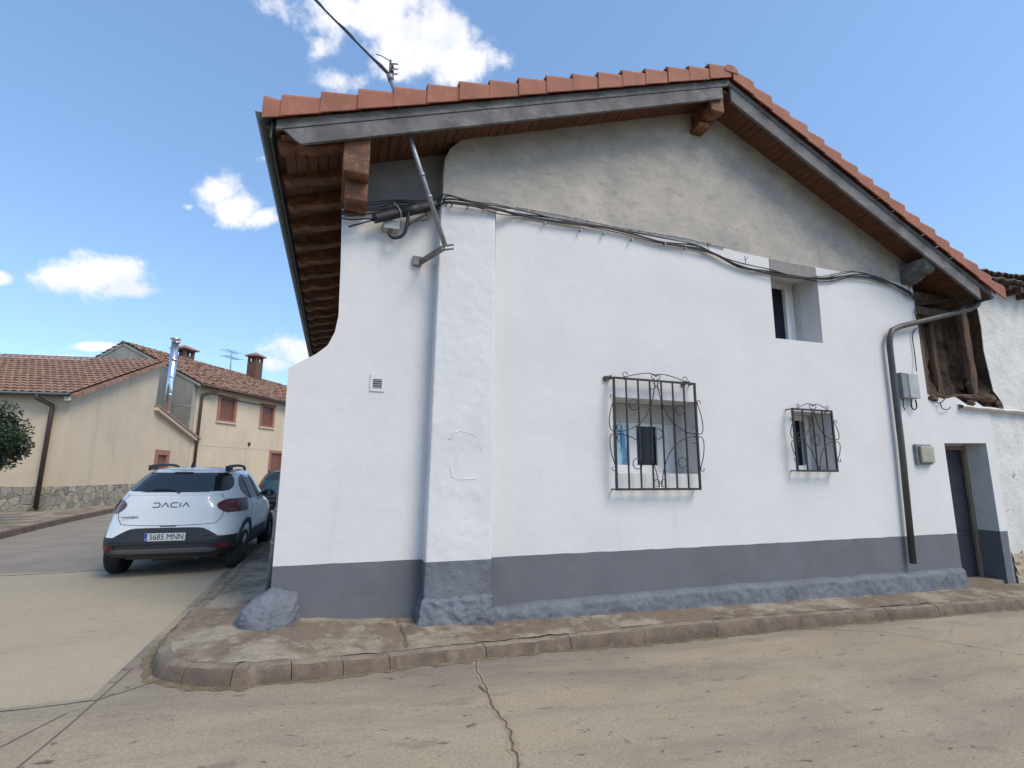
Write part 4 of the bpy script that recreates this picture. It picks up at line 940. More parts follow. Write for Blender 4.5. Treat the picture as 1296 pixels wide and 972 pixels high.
for layer in range(3):
    x = 11.75+layer*.09
    while x < 20:
        y0_ = -.34+.06*random.random()+layer*.10; z0_ = 5.30+.085*layer*1.5+.05*noise.noise(Vector((x*1.3,layer,0)))+.06*math.sin(x*.9)
        r_ = .095; tip = random.uniform(-.03,.03); rot = random.uniform(-.03,.03)
        for row in range(12 if layer == 2 else 2):
            yy = y0_+row*.42; zz = z0_+row*.42*.30
            flip = (layer % 2 == 0)
            A_, C_ = [], []
            for t in range(0, 181, 20):
                s_ = -1 if (not flip) else 1
                A_.append((x+r_*1.08*math.cos(R(t)), yy, zz+s_*r_*.7*math.sin(R(t)))); C_.append((x+rot+r_*.85*math.cos(R(t)), yy+.46, zz+.13+tip+s_*r_*.55*math.sin(R(t))))
            A2 = [(p[0], p[1], p[2]-.018) for p in A_]; C2 = [(p[0], p[1], p[2]-.018) for p in C_]
            b.hull(A_+A2[::-1], C_+C2[::-1])
        x += .205+random.uniform(-.01,.01)
b.hull([(11.7,-.2,5.24),(20,-.2,5.24),(20,5,6.7),(11.7,5,6.7)], [(11.7,-.2,5.28),(20,-.2,5.28),(20,5,6.74),(11.7,5,6.74)])
wkeep(b.build('roof'), NB)
for i in range(22): x = 12.0+i*.38; b = B('oldwood'); b.box(x-.04,x+.04,-.25,.1,5.12+.03*math.sin(i),5.235); wkeep(b.build('rafter'), NB)
b = B('peel'); b.box(21.7,22,.53,8,-.8,5.3); b.box(11.95,22,7.7,8,-.8,5.3); wkeep(b.build('rear_wall'), NB)

# ------------------------------------------------------------------ cream house A (low, mono-pitch) and B (two storeys)
def LF(x0, y0, az):
    a = R(az); d = Vector((math.sin(a), math.cos(a), 0)); n = Vector((math.cos(a), -math.sin(a), 0))   # n points to the right of heading
    return lambda s, o, z: Vector((x0, y0, 0))+d*s+n*o+Vector((0,0,z))
PA = LF(-9.1, 17, 10)        # along the street; outward (towards the street) = +o
A_ = root('cream_outbuilding', (-9.1,17,0), 'low cream house with stone plinth and single pitched brown tile roof at the left', 'house')
def W_panel(bb, P, loop, holes=(), depth=.3, sgn=-1, off=0): bb.panel(loop, holes, lambda a, c, d: P(a, off+sgn*d, c), depth)
EA, RA, SR_ = 4.28, 6.72, 5.80
b = B('cream')
wh = [(6.35,1.0),(7.72,1.0),(7.72,2.45),(6.35,2.45)]
W_panel(b, PA, [(0,.86),(10.4,.86),(10.4,3.20),(SR_,4.48),(SR_,RA-.05),(0,EA)], [wh])
PS = lambda s, o, z: PA(-o, -s, z)      # south wall: s to the left, o outward
W_panel(b, PS, [(.3,.86),(16,.86),(16,EA),(.3,EA)])
b.hull([PA(SR_-.3,-.3,3), PA(SR_,-.3,3), PA(SR_,-16,3), PA(SR_-.3,-16,3)], [PA(SR_-.3,-.3,RA-.1), PA(SR_,-.3,RA-.1), PA(SR_,-16,RA-.1), PA(SR_-.3,-16,RA-.1)])
wkeep(b.build('wall'), A_)
b = B('stone'); W_panel(b, PA, [(-.02,-.4),(10.4,-.4),(10.4,.86),(-.02,.86)], depth=.34, off=.04); W_panel(b, PS, [(.0,-.4),(16,-.4),(16,.86),(.0,.86)], depth=.3, off=.04); wkeep(b.build('stone_plinth'), A_)
b = B('tile_old'); u_ = PA(0,-1,0)-PA(0,0,0); 
s_ = (PA(SR_,0,RA)-PA(0,0,EA)); o0 = PA(0,.25,EA)-s_.normalized()*.38
tiles(b, o0+Vector((0,0,.08)), u_, s_, 16.4, s_.length+.45, cw=.27, rh=.40, amp=.06, step=.045, cr=4); RO = wkeep(b.build('roof'), A_)
b = B('tile_old')   # verge tiles
n_ = 15
for i in range(n_):
    a = o0+s_.normalized()*(i*.435); c = a+s_.normalized()*.46; nn = Vector((0,0,1)); ot = (PA(0,1,0)-PA(0,0,0))
    b.hull([a-ot*.28+nn*.10, a+ot*.08+nn*.10, a+ot*.10-nn*.06, a-ot*.28-nn*.06], [c-ot*.28+nn*.07, c+ot*.05+nn*.07, c+ot*.06-nn*.08, c-ot*.28-nn*.08])
wkeep(b.build('verge_tiles'), A_)
b = B('trimcream'); s_n = s_.normalized()
a = PA(0,.0,EA)-s_n*.40; c = PA(SR_,0,RA)
b.hull([a+Vector((0,0,-.16)), a+ot*.20+Vector((0,0,-.16)), a+ot*.20+Vector((0,0,.03)), a+Vector((0,0,.03))], [c+Vector((0,0,-.16)), c+ot*.20+Vector((0,0,-.16)), c+ot*.20+Vector((0,0,.03)), c+Vector((0,0,.03))])
a = PA(SR_-.1,0,4.47); c = PA(10.5,0,3.17)
b.hull([a+Vector((0,0,-.14)), a+ot*.22+Vector((0,0,-.14)), a+ot*.22, a], [c+Vector((0,0,-.14)), c+ot*.22+Vector((0,0,-.14)), c+ot*.22, c])
wkeep(b.build('verge_trim'), A_)
b = B('tile_old'); b.m('tile_old')
b.hull([a+ot*.26+Vector((0,0,.002)), a-ot*6+Vector((0,0,.002)), a-ot*6+Vector((0,0,.13)), a+ot*.26+Vector((0,0,.13))], [c+ot*.26+Vector((0,0,.002)), c-ot*6+Vector((0,0,.002)), c-ot*6+Vector((0,0,.13)), c+ot*.26+Vector((0,0,.13))])
wkeep(b.build('lean_to_roof'), A_)
b = B('brick')
ins = [(6.58,1.22),(7.50,1.22),(7.50,2.22),(6.58,2.22)]
W_panel(b, PA, [(6.33,1.0),(7.72,1.0),(7.72,2.47),(6.33,2.47)], [ins], depth=.2, off=.03)
wn_ = wkeep(b.build('window'), A_)
b = B('shutter'); W_panel(b, PA, ins, depth=.05, off=-.08); o = b.build('shutter'); o.parent = wn_; o.matrix_parent_inverse = wn_.matrix_parent_inverse @ Matrix.Identity(4) if False else Matrix.Translation(A_.location).inverted() @ A_.matrix_world if False else Matrix.Identity(4)
b = B('gutter'); g0 = PS(-.2,.42,EA-.10); g1 = PS(16,.42,EA-.10); b.tube([g0, g1], .07, 8); wkeep(b.build('gutter'), A_)
b = B('brownpipe'); b.tube([PS(.85,.42,EA-.12), PS(.85,.40,EA-.25), PS(.48,.14,EA-.50), PS(.48,.14,EA-.7), PS(.48,.14,-.02)], .075, 10)
b.tube([PS(.48,.14,.08), PS(.6,.3,-.02)], .075, 10); wkeep(b.build('downpipe'), A_)

PB = LF(-7.36, 26.87, 30)
B_ = root('cream_two_storey_house', (-7.36,26.87,0), 'two-storey cream house with brick framed windows and mottled tile roof behind the car', 'house')
EB, RB, HW, LB = 6.42, 8.86, 5.2, 15.0
wins = [(1.62,4.40,3.22,6.02),(5.42,4.40,6.95,6.02),(6.75,1.05,8.3,2.88)]
def rect(q, e=0): return [(q[0]-e,q[1]-e),(q[2]+e,q[1]-e),(q[2]+e,q[3]+e),(q[0]-e,q[3]+e)]
b = B('cream'); W_panel(b, PB, [(0,-.4),(LB,-.4),(LB,EB),(0,EB)], [rect(q) for q in wins]); 
b.panel([(0,0),(LB,0),(LB,.03),(0,.03)], [], lambda a, c, d: PB(a, .012-d, 2.88+c), .01)
for s in (LB-.3,): b.panel([(.3,-.4),(2*HW,-.4),(2*HW,EB),(HW,RB),(.3,EB)], [], lambda a, c, d: PB(s+d, -a, c), .3)
W_panel(b, PB, [(0,-.4),(LB,-.4),(LB,EB),(0,EB)], off=-2*HW); wkeep(b.build('wall'), B_)
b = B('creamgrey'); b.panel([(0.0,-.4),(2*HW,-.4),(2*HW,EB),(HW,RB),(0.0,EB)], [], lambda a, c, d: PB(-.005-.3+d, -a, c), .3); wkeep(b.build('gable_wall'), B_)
for q in wins:
    b = B('brick'); e = .2; W_panel(b, PB, rect(q, .0), [[(q[0]+e,q[1]+e*.6),(q[2]-e,q[1]+e*.6),(q[2]-e,q[3]-e),(q[0]+e,q[3]-e)]], depth=.25, off=.035); wn_ = wkeep(b.build('window'), B_)
    b = B('shutter'); W_panel(b, PB, [(q[0]+e,q[1]+e*.6),(q[2]-e,q[1]+e*.6),(q[2]-e,q[3]-e),(q[0]+e,q[3]-e)], depth=.05, off=-.10)
    for k in range(9):
        z = q[1]+e*.6+.03+k*.15
        if z < q[3]-e-.05: b.panel([(q[0]+e,z),(q[2]-e,z),(q[2]-e,z+.02),(q[0]+e,z+.02)], [], lambda a, c, d: PB(a, -.088-d, c), .012)
    o = b.build('shutter'); o.parent = wn_
    b = B('trimcream'); b.panel([(q[0]-.05,q[1]-.08),(q[2]+.05,q[1]-.08),(q[2]+.05,q[1]-.002),(q[0]-.05,q[1]-.002)], [], lambda a, c, d: PB(a, .10-d, c), .2); o = b.build('sill'); o.parent = wn_
b = B('tile_old')
sv = PB(0,-HW,RB)-PB(0,0,EB); sn = sv.normalized(); st = PB(-.35,0,EB)-sn*.45
tiles(b, st+Vector((0,0,.10)), PB(1,0,0)-PB(0,0,0), sv, LB+.6, sv.length+.5, cw=.24, rh=.38, amp=.07, step=.05, cr=4, jitter=.10)
sv2 = PB(0,-HW,RB)-PB(0,-2*HW,EB); tiles(b, PB(-.35,-2*HW,EB)-sv2.normalized()*.45+Vector((0,0,.10)), PB(1,0,0)-PB(0,0,0), sv2, LB+.6, sv2.length+.5, cw=.24, rh=.38, amp=.07, step=.05, cr=4, jitter=.10)
rf = wkeep(b.build('roof'), B_)
b = B('tile_old')
for i in range(36):
    p = PB(-.4+i*.42,-HW,RB+.10); q = PB(-.4+i*.42+.45,-HW,RB+.07); ou = (PB(0,1,0)-PB(0,0,0))
    b.hull([p+ou*(.16*math.cos(R(t)))+Vector((0,0,.11*math.sin(R(t)))) for t in range(0,181,30)], [q+ou*(.14*math.cos(R(t)))+Vector((0,0,.10*math.sin(R(t)))) for t in range(0,181,30)])
wkeep(b.build('ridge_tiles'), B_)
b = B('creamgrey') # verge boards under gable tiles
for (A0, S0) in ((PB(-.34,.0,EB)-sn*.42, sv), (PB(-.34,-2*HW,EB)-sv2.normalized()*.42, sv2)):
    A1 = A0+S0+S0.normalized()*.42; al = PB(1,0,0)-PB(0,0,0)
    b.hull([A0+Vector((0,0,-.06)), A0+al*.34+Vector((0,0,-.06)), A0+al*.34+Vector((0,0,.09)), A0+Vector((0,0,.09))], [A1+Vector((0,0,-.06)), A1+al*.34+Vector((0,0,-.06)), A1+al*.34+Vector((0,0,.09)), A1+Vector((0,0,.09))])
wkeep(b.build('verge'), B_)
b = B('oldwood'); b.panel([(-.1,0),(LB,0),(LB,.06),(-.1,.06)], [], lambda a, c, d: PB(a, .42-d, EB-.13+c), .42); wkeep(b.build('eave_boxing'), B_)
b = B('brownpipe'); b.tube([PB(-.3,.50,EB-.14), PB(LB,.50,EB-.14)], .075, 8); wkeep(b.build('gutter'), B_)
b = B('brownpipe'); b.tube([PB(1.1,.50,EB-.16), PB(1.1,.48,EB-.3), PB(.3,.12,EB-.65), PB(.25,.12,EB-.8), PB(.25,.12,.0)], .075, 8); wkeep(b.build('downpipe'), B_)
b = B('black'); P_ = [PB(1.0+i*.5,.08,EB-.45-.12*math.sin(math.pi*i/12)) for i in range(13)]; b.tube(P_, .02, 5); b.panel([(4.55,3.08),(4.67,3.08),(4.67,3.28),(4.55,3.28)], [], lambda a, c, d: PB(a, .1-d, c), .1); wkeep(b.build('wall_cable'), B_)
# chimneys (standing on the ridge)
def chimney(s, o_, w_, zb, zt, nm='chimney'):
    c = bpy.data.objects.new('chimney', None); COL.objects.link(c); c.parent = B_; c.location = PB(s, o_, zb)-B_.location
    def cs(bb, n_): o = bb.build(n_); o.parent = c; o.matrix_parent_inverse = Matrix.Translation(PB(s,o_,zb)).inverted()
    def bx(bb, h, z0, z1, h2=None):
        h2 = h if h2 is None else h2; q = [(-1,-1),(1,-1),(1,1),(-1,1)]
        bb.hull([PB(s+a*h, o_+e_*h, z0) for a, e_ in q], [PB(s+a*h2, o_+e_*h2, z1) for a, e_ in q])
    b = B('chimbrick'); bx(b, w_, zb, zt-.45); 
    for a, e_ in ((-1,-1),(1,-1),(1,1),(-1,1)):
        b.hull([PB(s+a*w_*k1, o_+e_*w_*k2, zt-.45) for k1, k2 in ((1,1),(.6,1),(.6,.6),(1,.6))], [PB(s+a*w_*k1, o_+e_*w_*k2, zt-.12) for k1, k2 in ((1,1),(.6,1),(.6,.6),(1,.6))])
    bx(b, w_*.5, zt-.45, zt-.12); bx(b, w_*1.02, zt-.12, zt-.02); cs(b, 'stack')
    b = B('tile_old'); bx(b, w_*1.45, zt-.02, zt+.06); bx(b, w_*1.45, zt+.06, zt+.36, .05); cs(b, 'cap')
s1 = V(319,470, *PB(0,-HW,0).xy, 30)[0]; zt = V(319,452, *PB(0,-HW,0).xy, 30)[1]
chimney(s1-.35, -HW+.5, .40, 8.0, zt-.05)
s2 = V(233,450, *PB(0,-HW-1.2,0).xy, 30)[0]; zt = V(233,443, *PB(0,-HW-1.2,0).xy, 30)[1]
chimney(s2, -HW-1.2, .45, 7.9, zt)
s3 = V(291,470, *PB(0,-HW,0).xy, 30)[0]; zt = V(291,447, *PB(0,-HW,0).xy, 30)[1]
T = root('roof_antenna', PB(s3,-HW,8.8), 'thin television antenna on the ridge of the two-storey cream house', 'antenna')
b = B('galv'); b.tube([PB(s3,-HW,8.8), PB(s3,-HW,zt)], .035, 6); wkeep(b.build('mast'), T)
b = B('galv'); al = PB(1,0,0)-PB(0,0,0)
for k in range(5): 
    for zz in (0,.45): b.tube([PB(s3-.7+k*.35,-HW-.5,zt+zz-.3), PB(s3-.7+k*.35,-HW+.5,zt+zz-.3)], .016, 5)
b.tube([PB(s3-.8,-HW,zt-.3), PB(s3+.8,-HW,zt-.3)], .02, 5); b.tube([PB(s3-.5,-HW,zt+.15), PB(s3+.5,-HW,zt+.15)], .02, 5); b.tube([PB(s3,-HW,zt-.3), PB(s3,-HW,zt+.2)], .02, 5); wkeep(b.build('dipoles'), T)
# steel flue on the lean-to, against the grey gable
GX, GY = PB(-.9,0,0).xy
s4, z4 = V(222,432, GX, GY, -60); s5, z5 = V(211,530, GX, GY, -60)
Fl = LF(GX, GY, -60); T = root('steel_flue', Fl(s5,0,z5), 'tall shiny stainless steel flue rising against the grey gable wall', 'flue')
b = B('chrome'); b.tube([Fl(s5,0,3.6), Fl(s4,0,z4)], .19, 16)
for k in range(5): z = 4.6+k*1.0; b.tube([Fl(s5,0,z), Fl(s5,0,z+.05)], .20, 16)
wkeep(b.build('pipe'), T)
b = B('chrome'); b.tube([Fl(s4,0,z4+.02), Fl(s4,0,z4+.06)], .13, 12); b.tube([Fl(s4,0,z4+.10), Fl(s4,0,z4+.16)], .27, 16); wkeep(b.build('cowl'), T)
b = B('galv'); b.tube([Fl(s5,0,5.0), Fl(s5-1.3,.3,5.0)], .03, 6); wkeep(b.build('brace'), T)

# ------------------------------------------------------------------ tree at the left edge
T = root('street_tree', (-8.95,11.0,0), 'dark green leafy tree crown at the left edge in front of the cream wall', 'tree')
b = B('bark'); b.tube([(-8.95,11,-.1),(-8.92,11.02,.6),(-8.97,10.98,1.3),(-8.95,11,2.0)], .11, 10, r1=.07)
for k in range(7):
    a = k*.9; b.tube([(-8.95,11,1.3+.08*k),(-8.95+.4*math.cos(a),11+.4*math.sin(a),1.9+.05*k),(-8.95+.9*math.cos(a),11+.9*math.sin(a),2.3+.1*k)], .04, 6, r1=.012)
wkeep(b.build('trunk'), T)
b = B('leaf'); random.seed(5); cl = []
for i in range(105):
    d = Vector((random.gauss(0,1),random.gauss(0,1),random.gauss(0,1))).normalized(); rr = random.uniform(.45,1.0)
    cl.append((Vector((-8.95,11,2.27))+Vector((d.x*1.38,d.y*1.38,d.z*1.15))*rr, random.uniform(.18,.38)))
for c, rr in cl:
    for k in range(420):
        d = Vector((random.gauss(0,1),random.gauss(0,1),random.gauss(0,1))).normalized()*rr*random.uniform(.5,1.08)
        p = c+d; u_ = Vector((random.gauss(0,1),random.gauss(0,1),random.gauss(0,.6))).normalized(); v_ = u_.cross(Vector((random.gauss(0,1),random.gauss(0,1),random.gauss(0,1)))).normalized()
        l_ = random.uniform(.034,.06); b.face([p-u_*l_, p+v_*l_*.45, p+u_*l_, p-v_*l_*.45])
wkeep(b.build('crown'), T)

# ------------------------------------------------------------------ cars
def rounded(pts, r=.3, n=4):
    o = []; m_ = len(pts)
    for i in range(m_):
        p0, p1, p2 = Vector(pts[i-1]), Vector(pts[i]), Vector(pts[(i+1) % m_])
        a = p1+(p0-p1)*r; c = p1+(p2-p1)*r
        for k in range(n+1):
            t = k/n; q = a*(1-t)**2+p1*2*t*(1-t)+c*t*t; o.append((q.x, q.y))
    return o
# level table: z, rear y, front y, half width, corner exponent
LV = [(.30,.10,3.98,.82,5),(.35,.03,4.04,.87,6),(.42,.0,4.08,.895,6.5),(.55,.0,4.09,.905,6.5),(.66,.035,4.07,.915,6),(.74,.055,4.03,.922,5.5),(.82,.07,3.95,.925,5),(.92,.085,3.72,.925,4.8),(1.00,.10,3.35,.915,4.6),
      (1.06,.12,3.05,.895,4.5),(1.14,.15,2.86,.865,4.4),(1.22,.20,2.72,.825,4.4),(1.30,.28,2.58,.785,4.4),(1.38,.36,2.44,.745,4.3),(1.46,.45,2.30,.70,4.2),(1.53,.54,2.14,.645,4),(1.575,.66,1.98,.57,3.6),(1.60,.85,1.80,.44,3.2),(1.615,1.10,1.6,.25,3)]
def lv(z):
    z = max(LV[0][0], min(LV[-1][0], z))
    for a, c in zip(LV, LV[1:]):
        if z <= c[0]:
            t = (z-a[0])/(c[0]-a[0]); t2 = t
            return tuple(a[k]+(c[k]-a[k])*t2 for k in range(1, 5))
    return LV[-1][1:]
def rear(x, z, off=0):     # point on the tail
    yr, yf, w_, e = lv(z); a = 1.15; yc = yr+a; k = min(.9999, abs(x)/w_)
    # tighter corners than the nose
    y = yc-a*(1-k**e)**(1/ (e*.62))
    return Vector((x, y-off, z))
def sidep(y, z, sg, off=0):
    yr, yf, w_, e = lv(z)
    if y < yr+1.15:
        k = min(1, max(0,(yr+1.15-y)/1.15)); x = w_*(1-k**(e*.62))**(1/e)
    else:
        yc = yr+1.15; a = yf-yc; k = min(1, max(0,(y-yc)/a)); x = w_*(1-k**4.6)**(1/4.6)
    return Vector((sg*(x+off), y, z))
def car(loc, rot, paint, full, label, name='parked_car', sc=1.0):
    C = bpy.data.objects.new(name, None); COL.objects.link(C); C.location = loc; C.rotation_euler = (0,0,rot); C.scale = (sc,sc,sc)
    C['label'] = label; C['category'] = 'car'; C['group'] = 'cars parked in the side street'
    def add(bb, nm, par=None, **k):
        o = bb.build(nm, **k); o.parent = par or C; return o
    b = B(paint); rings = []; zs = []
    for a, c in zip(LV, LV[1:]):
        for k in range(3): zs.append(a[0]+(c[0]-a[0])*k/3)
    zs.append(LV[-1][0]); NT = 44
    for z in zs:
        yr, yf, w_, e = lv(z); ring = []
        xsn = [math.sin(math.pi/2*(2*i/NT-1)) for i in range(NT+1)]
        for q in xsn:                       # tail from left to right
            kx = max(-.9999, min(.9999, q)); p = rear(kx*w_, z); ring.append(p)
        L2 = yf-(yr+1.15)
        # from the widest point forward and round the nose
        for i in range(1, 2*NT):
            th = math.pi*i/(2*NT); cx_, sy_ = math.cos(th), math.sin(th)
            x = w_*math.copysign(abs(cx_)**(2/4.6), cx_); y = yr+1.15+L2*abs(sy_)**(2/4.6); ring.append(Vector((x, y, z)))
        rings.append([b.bm.verts.new(p) for p in ring])
    n = len(rings[0])
    for a, c in zip(rings, rings[1:]):
        for k in range(n):
            f = b.bm.faces.new((a[k], a[(k+1)%n], c[(k+1)%n], c[k])); f.smooth = True
    b.bm.faces.new(rings[0][::-1]); b.bm.faces.new(rings[-1])
    body = add(b, 'body')
    # wheel wells cut out
    cb = MB()
    for y in (.76, 3.35):
        for sg in (-1, 1):
            cb.tube([(sg*.62, y, .35), (sg*1.1, y, .35)], .385, 28)
    cut = cb.build('cutter'); cut.matrix_world = C.matrix_basis
    cut.parent = C
    md = body.modifiers.new('arch', 'BOOLEAN'); md.object = cut; md.operation = 'DIFFERENCE'; md.solver = 'EXACT'
    bpy.context.view_layer.update()
    dg = bpy.context.evaluated_depsgraph_get(); nm_ = bpy.data.meshes.new_from_object(body.evaluated_get(dg)); body.modifiers.clear(); body.data = nm_
    if len(nm_.materials) == 0: nm_.materials.append(MT[paint])
    for p in nm_.polygons: p.material_index = 0
    bpy.data.objects.remove(cut)
    # patches on the tail: rows (z, xl, xr)
    def rp(bb, rows, off, nx=24, rim=.02):
        g = []
        for (z, xl, xr) in rows: g.append([rear(xl+(xr-xl)*i/nx, z, off) for i in range(nx+1)])
        vs_ = [[bb.bm.verts.new(p) for p in r_] for r_ in g]
        for i in range(len(vs_)-1):
            for j in range(nx):
                f = bb.bm.faces.new((vs_[i][j], vs_[i][j+1], vs_[i+1][j+1], vs_[i+1][j])); f.smooth = True; f.material_index = bb.cur
    def rows(tab, n=14):
        z0, z1 = tab[0][0], tab[-1][0]; o = []
        for i in range(n+1):
            z = z0+(z1-z0)*i/n; o.append((z, interp([(t[0], t[1]) for t in tab], z), interp([(t[0], t[2]) for t in tab], z)))
        return o
    def sp(bb, rws, sg, off, ny=20):
        vs_ = [[bb.bm.verts.new(sidep(y0+(y1-y0)*i/ny, z, sg, off)) for i in range(ny+1)] for (z, y0, y1) in rws]
        for i in range(len(vs_)-1):
            for j in range(ny):
                f = bb.bm.faces.new((vs_[i][j], vs_[i][j+1], vs_[i+1][j+1], vs_[i+1][j])); f.smooth = True; f.material_index = bb.cur
    # rear window
    b = B('carglass'); tab = [(1.225,-.44,.44),(1.232,-.60,.60),(1.25,-.67,.67),(1.29,-.695,.695),(1.34,-.69,.69),(1.42,-.655,.655),(1.49,-.60,.60),(1.515,-.55,.55)]
    rp(b, rows(tab, 22), .006, 40); add(b, 'rear_window')
    # spoiler lip over the glass
    b = B(paint); b.grid(lambda u,v: rear(-.60+1.2*u, 1.53+.035*math.sin(v*math.pi), .0)+Vector((0,-.10*(1-abs(2*v-1))*(1-abs(2*u-1)**4)-.01,0)), 30, 8); add(b, 'spoiler')
    b = B('carblack'); b.grid(lambda u,v: rear(-.13+.26*u, 1.505+.02*v, .02), 6, 2); add(b, 'brake_lamp')
    # black lower bumper, diffuser trim, reflectors
    b = B('carblack'); tab = [(.305,-.80,.80),(.35,-.866,.866),(.42,-.893,.893),(.595,-.906,.906),(.505,-.90,.90),(.51,-.66,.66),(.58,-.60,.60),(.66,-.50,.50),(.70,-.45,.45)]
    rp(b, rows([t for t in tab if t[0] <= .50 or t[0] == .595][:4], 12), .014, 50); rp(b, [(.595,-.905,.905),(.602,-.66,.66),(.64,-.60,.60),(.68,-.53,.53),(.71,-.47,.47),(.722,-.40,.40),(.725,-.25,.25)], .008, 40)
    b.box(-.70,.70,-.03,.05,.505,.52)
    add(b, 'rear_bumper')
    b = B('trimgrey'); rp(b, rows([(.375,-.60,.60),(.395,-.68,.68),(.425,-.66,.66),(.44,-.50,.50)], 4), .024, 30); add(b, 'skid_trim')
    for sg in (-1, 1):
        b = B('redlit'); rp(b, rows([(.43,sg*.72-.085,sg*.72+.085),(.46,sg*.72-.09,sg*.72+.09),(.495,sg*.72-.08,sg*.72+.08)], 3), .022, 6); add(b, 'reflector')
        # tail lamp: wraps round the corner
        b = B('redlight'); o_ = []
        for i in range(9):
            z = .92+.20*i/8; t = i/8; inn_ = interp([(0,.72),(.15,.66),(.4,.60),(.65,.58),(.85,.62),(1,.70)], t); ou_ = lv(z)[2]*.9998
            o_.append((z, sg*inn_, sg*ou_))
        rp(b, o_, .010, 16)
        srow = [(z, .30 if i < 2 else .34, lv(z)[0]+1.15-1.15) for i, (z, _, _) in enumerate(o_)]
        def yside(z): return lv(z)[0]
        vs_ = []
        for (z, _, _) in o_:
            ys0 = rear(lv(z)[2]*.985, z).y; vs_.append((z, ys0-.03, .42))
        sp(b, [(z, max(.12, a_), c_) for z, a_, c_ in vs_], sg, .010, 10)
        lamp = add(b, 'tail_lamp')
        b = B('redlit'); rp(b, rows([(.985,sg*.80-.05,sg*.80+.05),(1.05,sg*.80-.05,sg*.80+.05)], 3), .014, 5); add(b, 'lamp_core', lamp)
        # side windows
        b = B('carglass')
        sp(b, rows([(1.10,.98,2.55),(1.16,.80,2.50),(1.24,.74,2.42),(1.34,.80,2.28),(1.43,.95,2.14),(1.49,1.15,1.98)], 12), sg, .006, 40); add(b, 'side_window')
        b = B(paint)
        for y0_, y1_ in ((1.00,1.00),): pass
        b.m('carblack')
        b.grid(lambda u,v: sidep(1.62+.07*u+.0*v, 1.09+.40*v, sg, .010), 2, 12); b.grid(lambda u,v: sidep(.98+.05*u+.06*v, 1.09+.33*v, sg, .010), 2, 12); add(b, 'window_pillars')
        # door seams, handles, arch cladding, sill
        b = B('carblack')
        for yy in (1.02, 1.66, 2.62): b.grid(lambda u,v: sidep(yy+.008*u, .38+.70*v, sg, .003), 1, 16)
        add(b, 'door_seams')
        b = B(paint)
        for yy in (1.28, 2.28): b.tube([sidep(yy,.985,sg,.02), sidep(yy+.04,.985,sg,.035), sidep(yy+.15,.985,sg,.035), sidep(yy+.19,.985,sg,.02)], .012, 6)
        add(b, 'door_handle')
        b = B('carblack')
        b.grid(lambda u,v: sidep(1.15+1.8*u, .30+.13*v, sg, .016), 20, 3)
        b.grid(lambda u,v: sidep(1.25+1.35*u, .44+.13*v, sg, .012), 20, 3)
        add(b, 'sill_cladding')
        for yy in (.76, 3.35):
            b = B('carblack')
            def af(u, v):
                t = R(-12+204*u); rr_ = .375+.075*v; y_ = yy+rr_*math.cos(t); z_ = .35+rr_*math.sin(t); p = sidep(max(.09,y_), max(.305,z_), sg, .016); return p
            b.grid(af, 36, 3)
            b.grid(lambda u,v: (lambda p: Vector((p.x-sg*.10*v, p.y, p.z)))(af(u, 0)), 36, 2)
            add(b, 'arch_cladding')
            # wheel
            b = B('tyre'); cx = sg*.80
            prof = [(-.105,.20),(-.108,.27),(-.095,.325),(-.06,.345),(.06,.345),(.095,.325),(.108,.27),(.105,.20)]
            NS = 36; rg = []
            for i in range(NS):
                t = 2*math.pi*i/NS; rg.append([b.bm.verts.new((cx+q[0], yy+q[1]*math.cos(t), .345+q[1]*math.sin(t))) for q in prof])
            for i in range(NS):
                for k in range(len(prof)-1):
                    f = b.bm.faces.new((rg[i][k], rg[(i+1)%NS][k], rg[(i+1)%NS][k+1], rg[i][k+1])); f.smooth = True
            b.tube([(cx-.06,yy,.345),(cx+.06,yy,.345)], .19, 20)
            wh_ = add(b, 'wheel')
            b = B('rim')
            for k in range(10):
                t = 2*math.pi*k/10; d = Vector((0, math.cos(t), math.sin(t))); pr = Vector((0,-math.sin(t),math.cos(t)))
                c0 = Vector((cx+sg*.09, yy, .345)); i_, o__ = c0+d*.04, c0+d*.215
                b.hull([i_-pr*.025-Vector((sg*.02,0,0)), i_+pr*.025-Vector((sg*.02,0,0)), i_+pr*.025, i_-pr*.025], [o__-pr*.012-Vector((sg*.02,0,0)), o__+pr*.012-Vector((sg*.02,0,0)), o__+pr*.012, o__-pr*.012])
            b.tube([(cx+sg*.05,yy,.345),(cx+sg*.095,yy,.345)], .05, 12)
            rg = [[b.bm.verts.new((cx+sg*xx, yy+rr_*math.cos(2*math.pi*i/NS), .345+rr_*math.sin(2*math.pi*i/NS))) for xx, rr_ in ((.07,.20),(.10,.205),(.10,.225),(.07,.23))] for i in range(NS)]
            for i in range(NS):
                for k in range(3): b.bm.faces.new((rg[i][k], rg[(i+1)%NS][k], rg[(i+1)%NS][k+1], rg[i][k+1]))
            add(b, 'rim', wh_)
        # roof rails and mirrors
        b = B('carblack'); xr_ = .56
        b.tube(cat([(sg*.545,.72,1.555),(sg*.545,.78,1.605),(sg*.545,1.0,1.625),(sg*.545,1.6,1.64),(sg*.545,2.0,1.62),(sg*.54,2.12,1.56)], 6), .024, 8)
        b.box(min(sg*.515,sg*.575),max(sg*.515,sg*.575),.74,1.0,1.56,1.625); add(b, 'roof_rail', bevel=.01)
        b = B('carblack'); b.tube([sidep(2.48,1.10,sg,-.02), sidep(2.46,1.12,sg,.07)], .025, 6)
        mr = add(b, 'wing_mirror'); b = B('carblack'); c0 = sidep(2.48,1.13,sg,.12)
        bmesh.ops.create_uvsphere(b.bm, u_segments=16, v_segments=10, radius=1, matrix=Matrix.Translation(c0) @ Matrix.Diagonal((.11,.06,.07,1)))
        for f in b.bm.faces: f.smooth = True
        add(b, 'mirror_shell', mr)
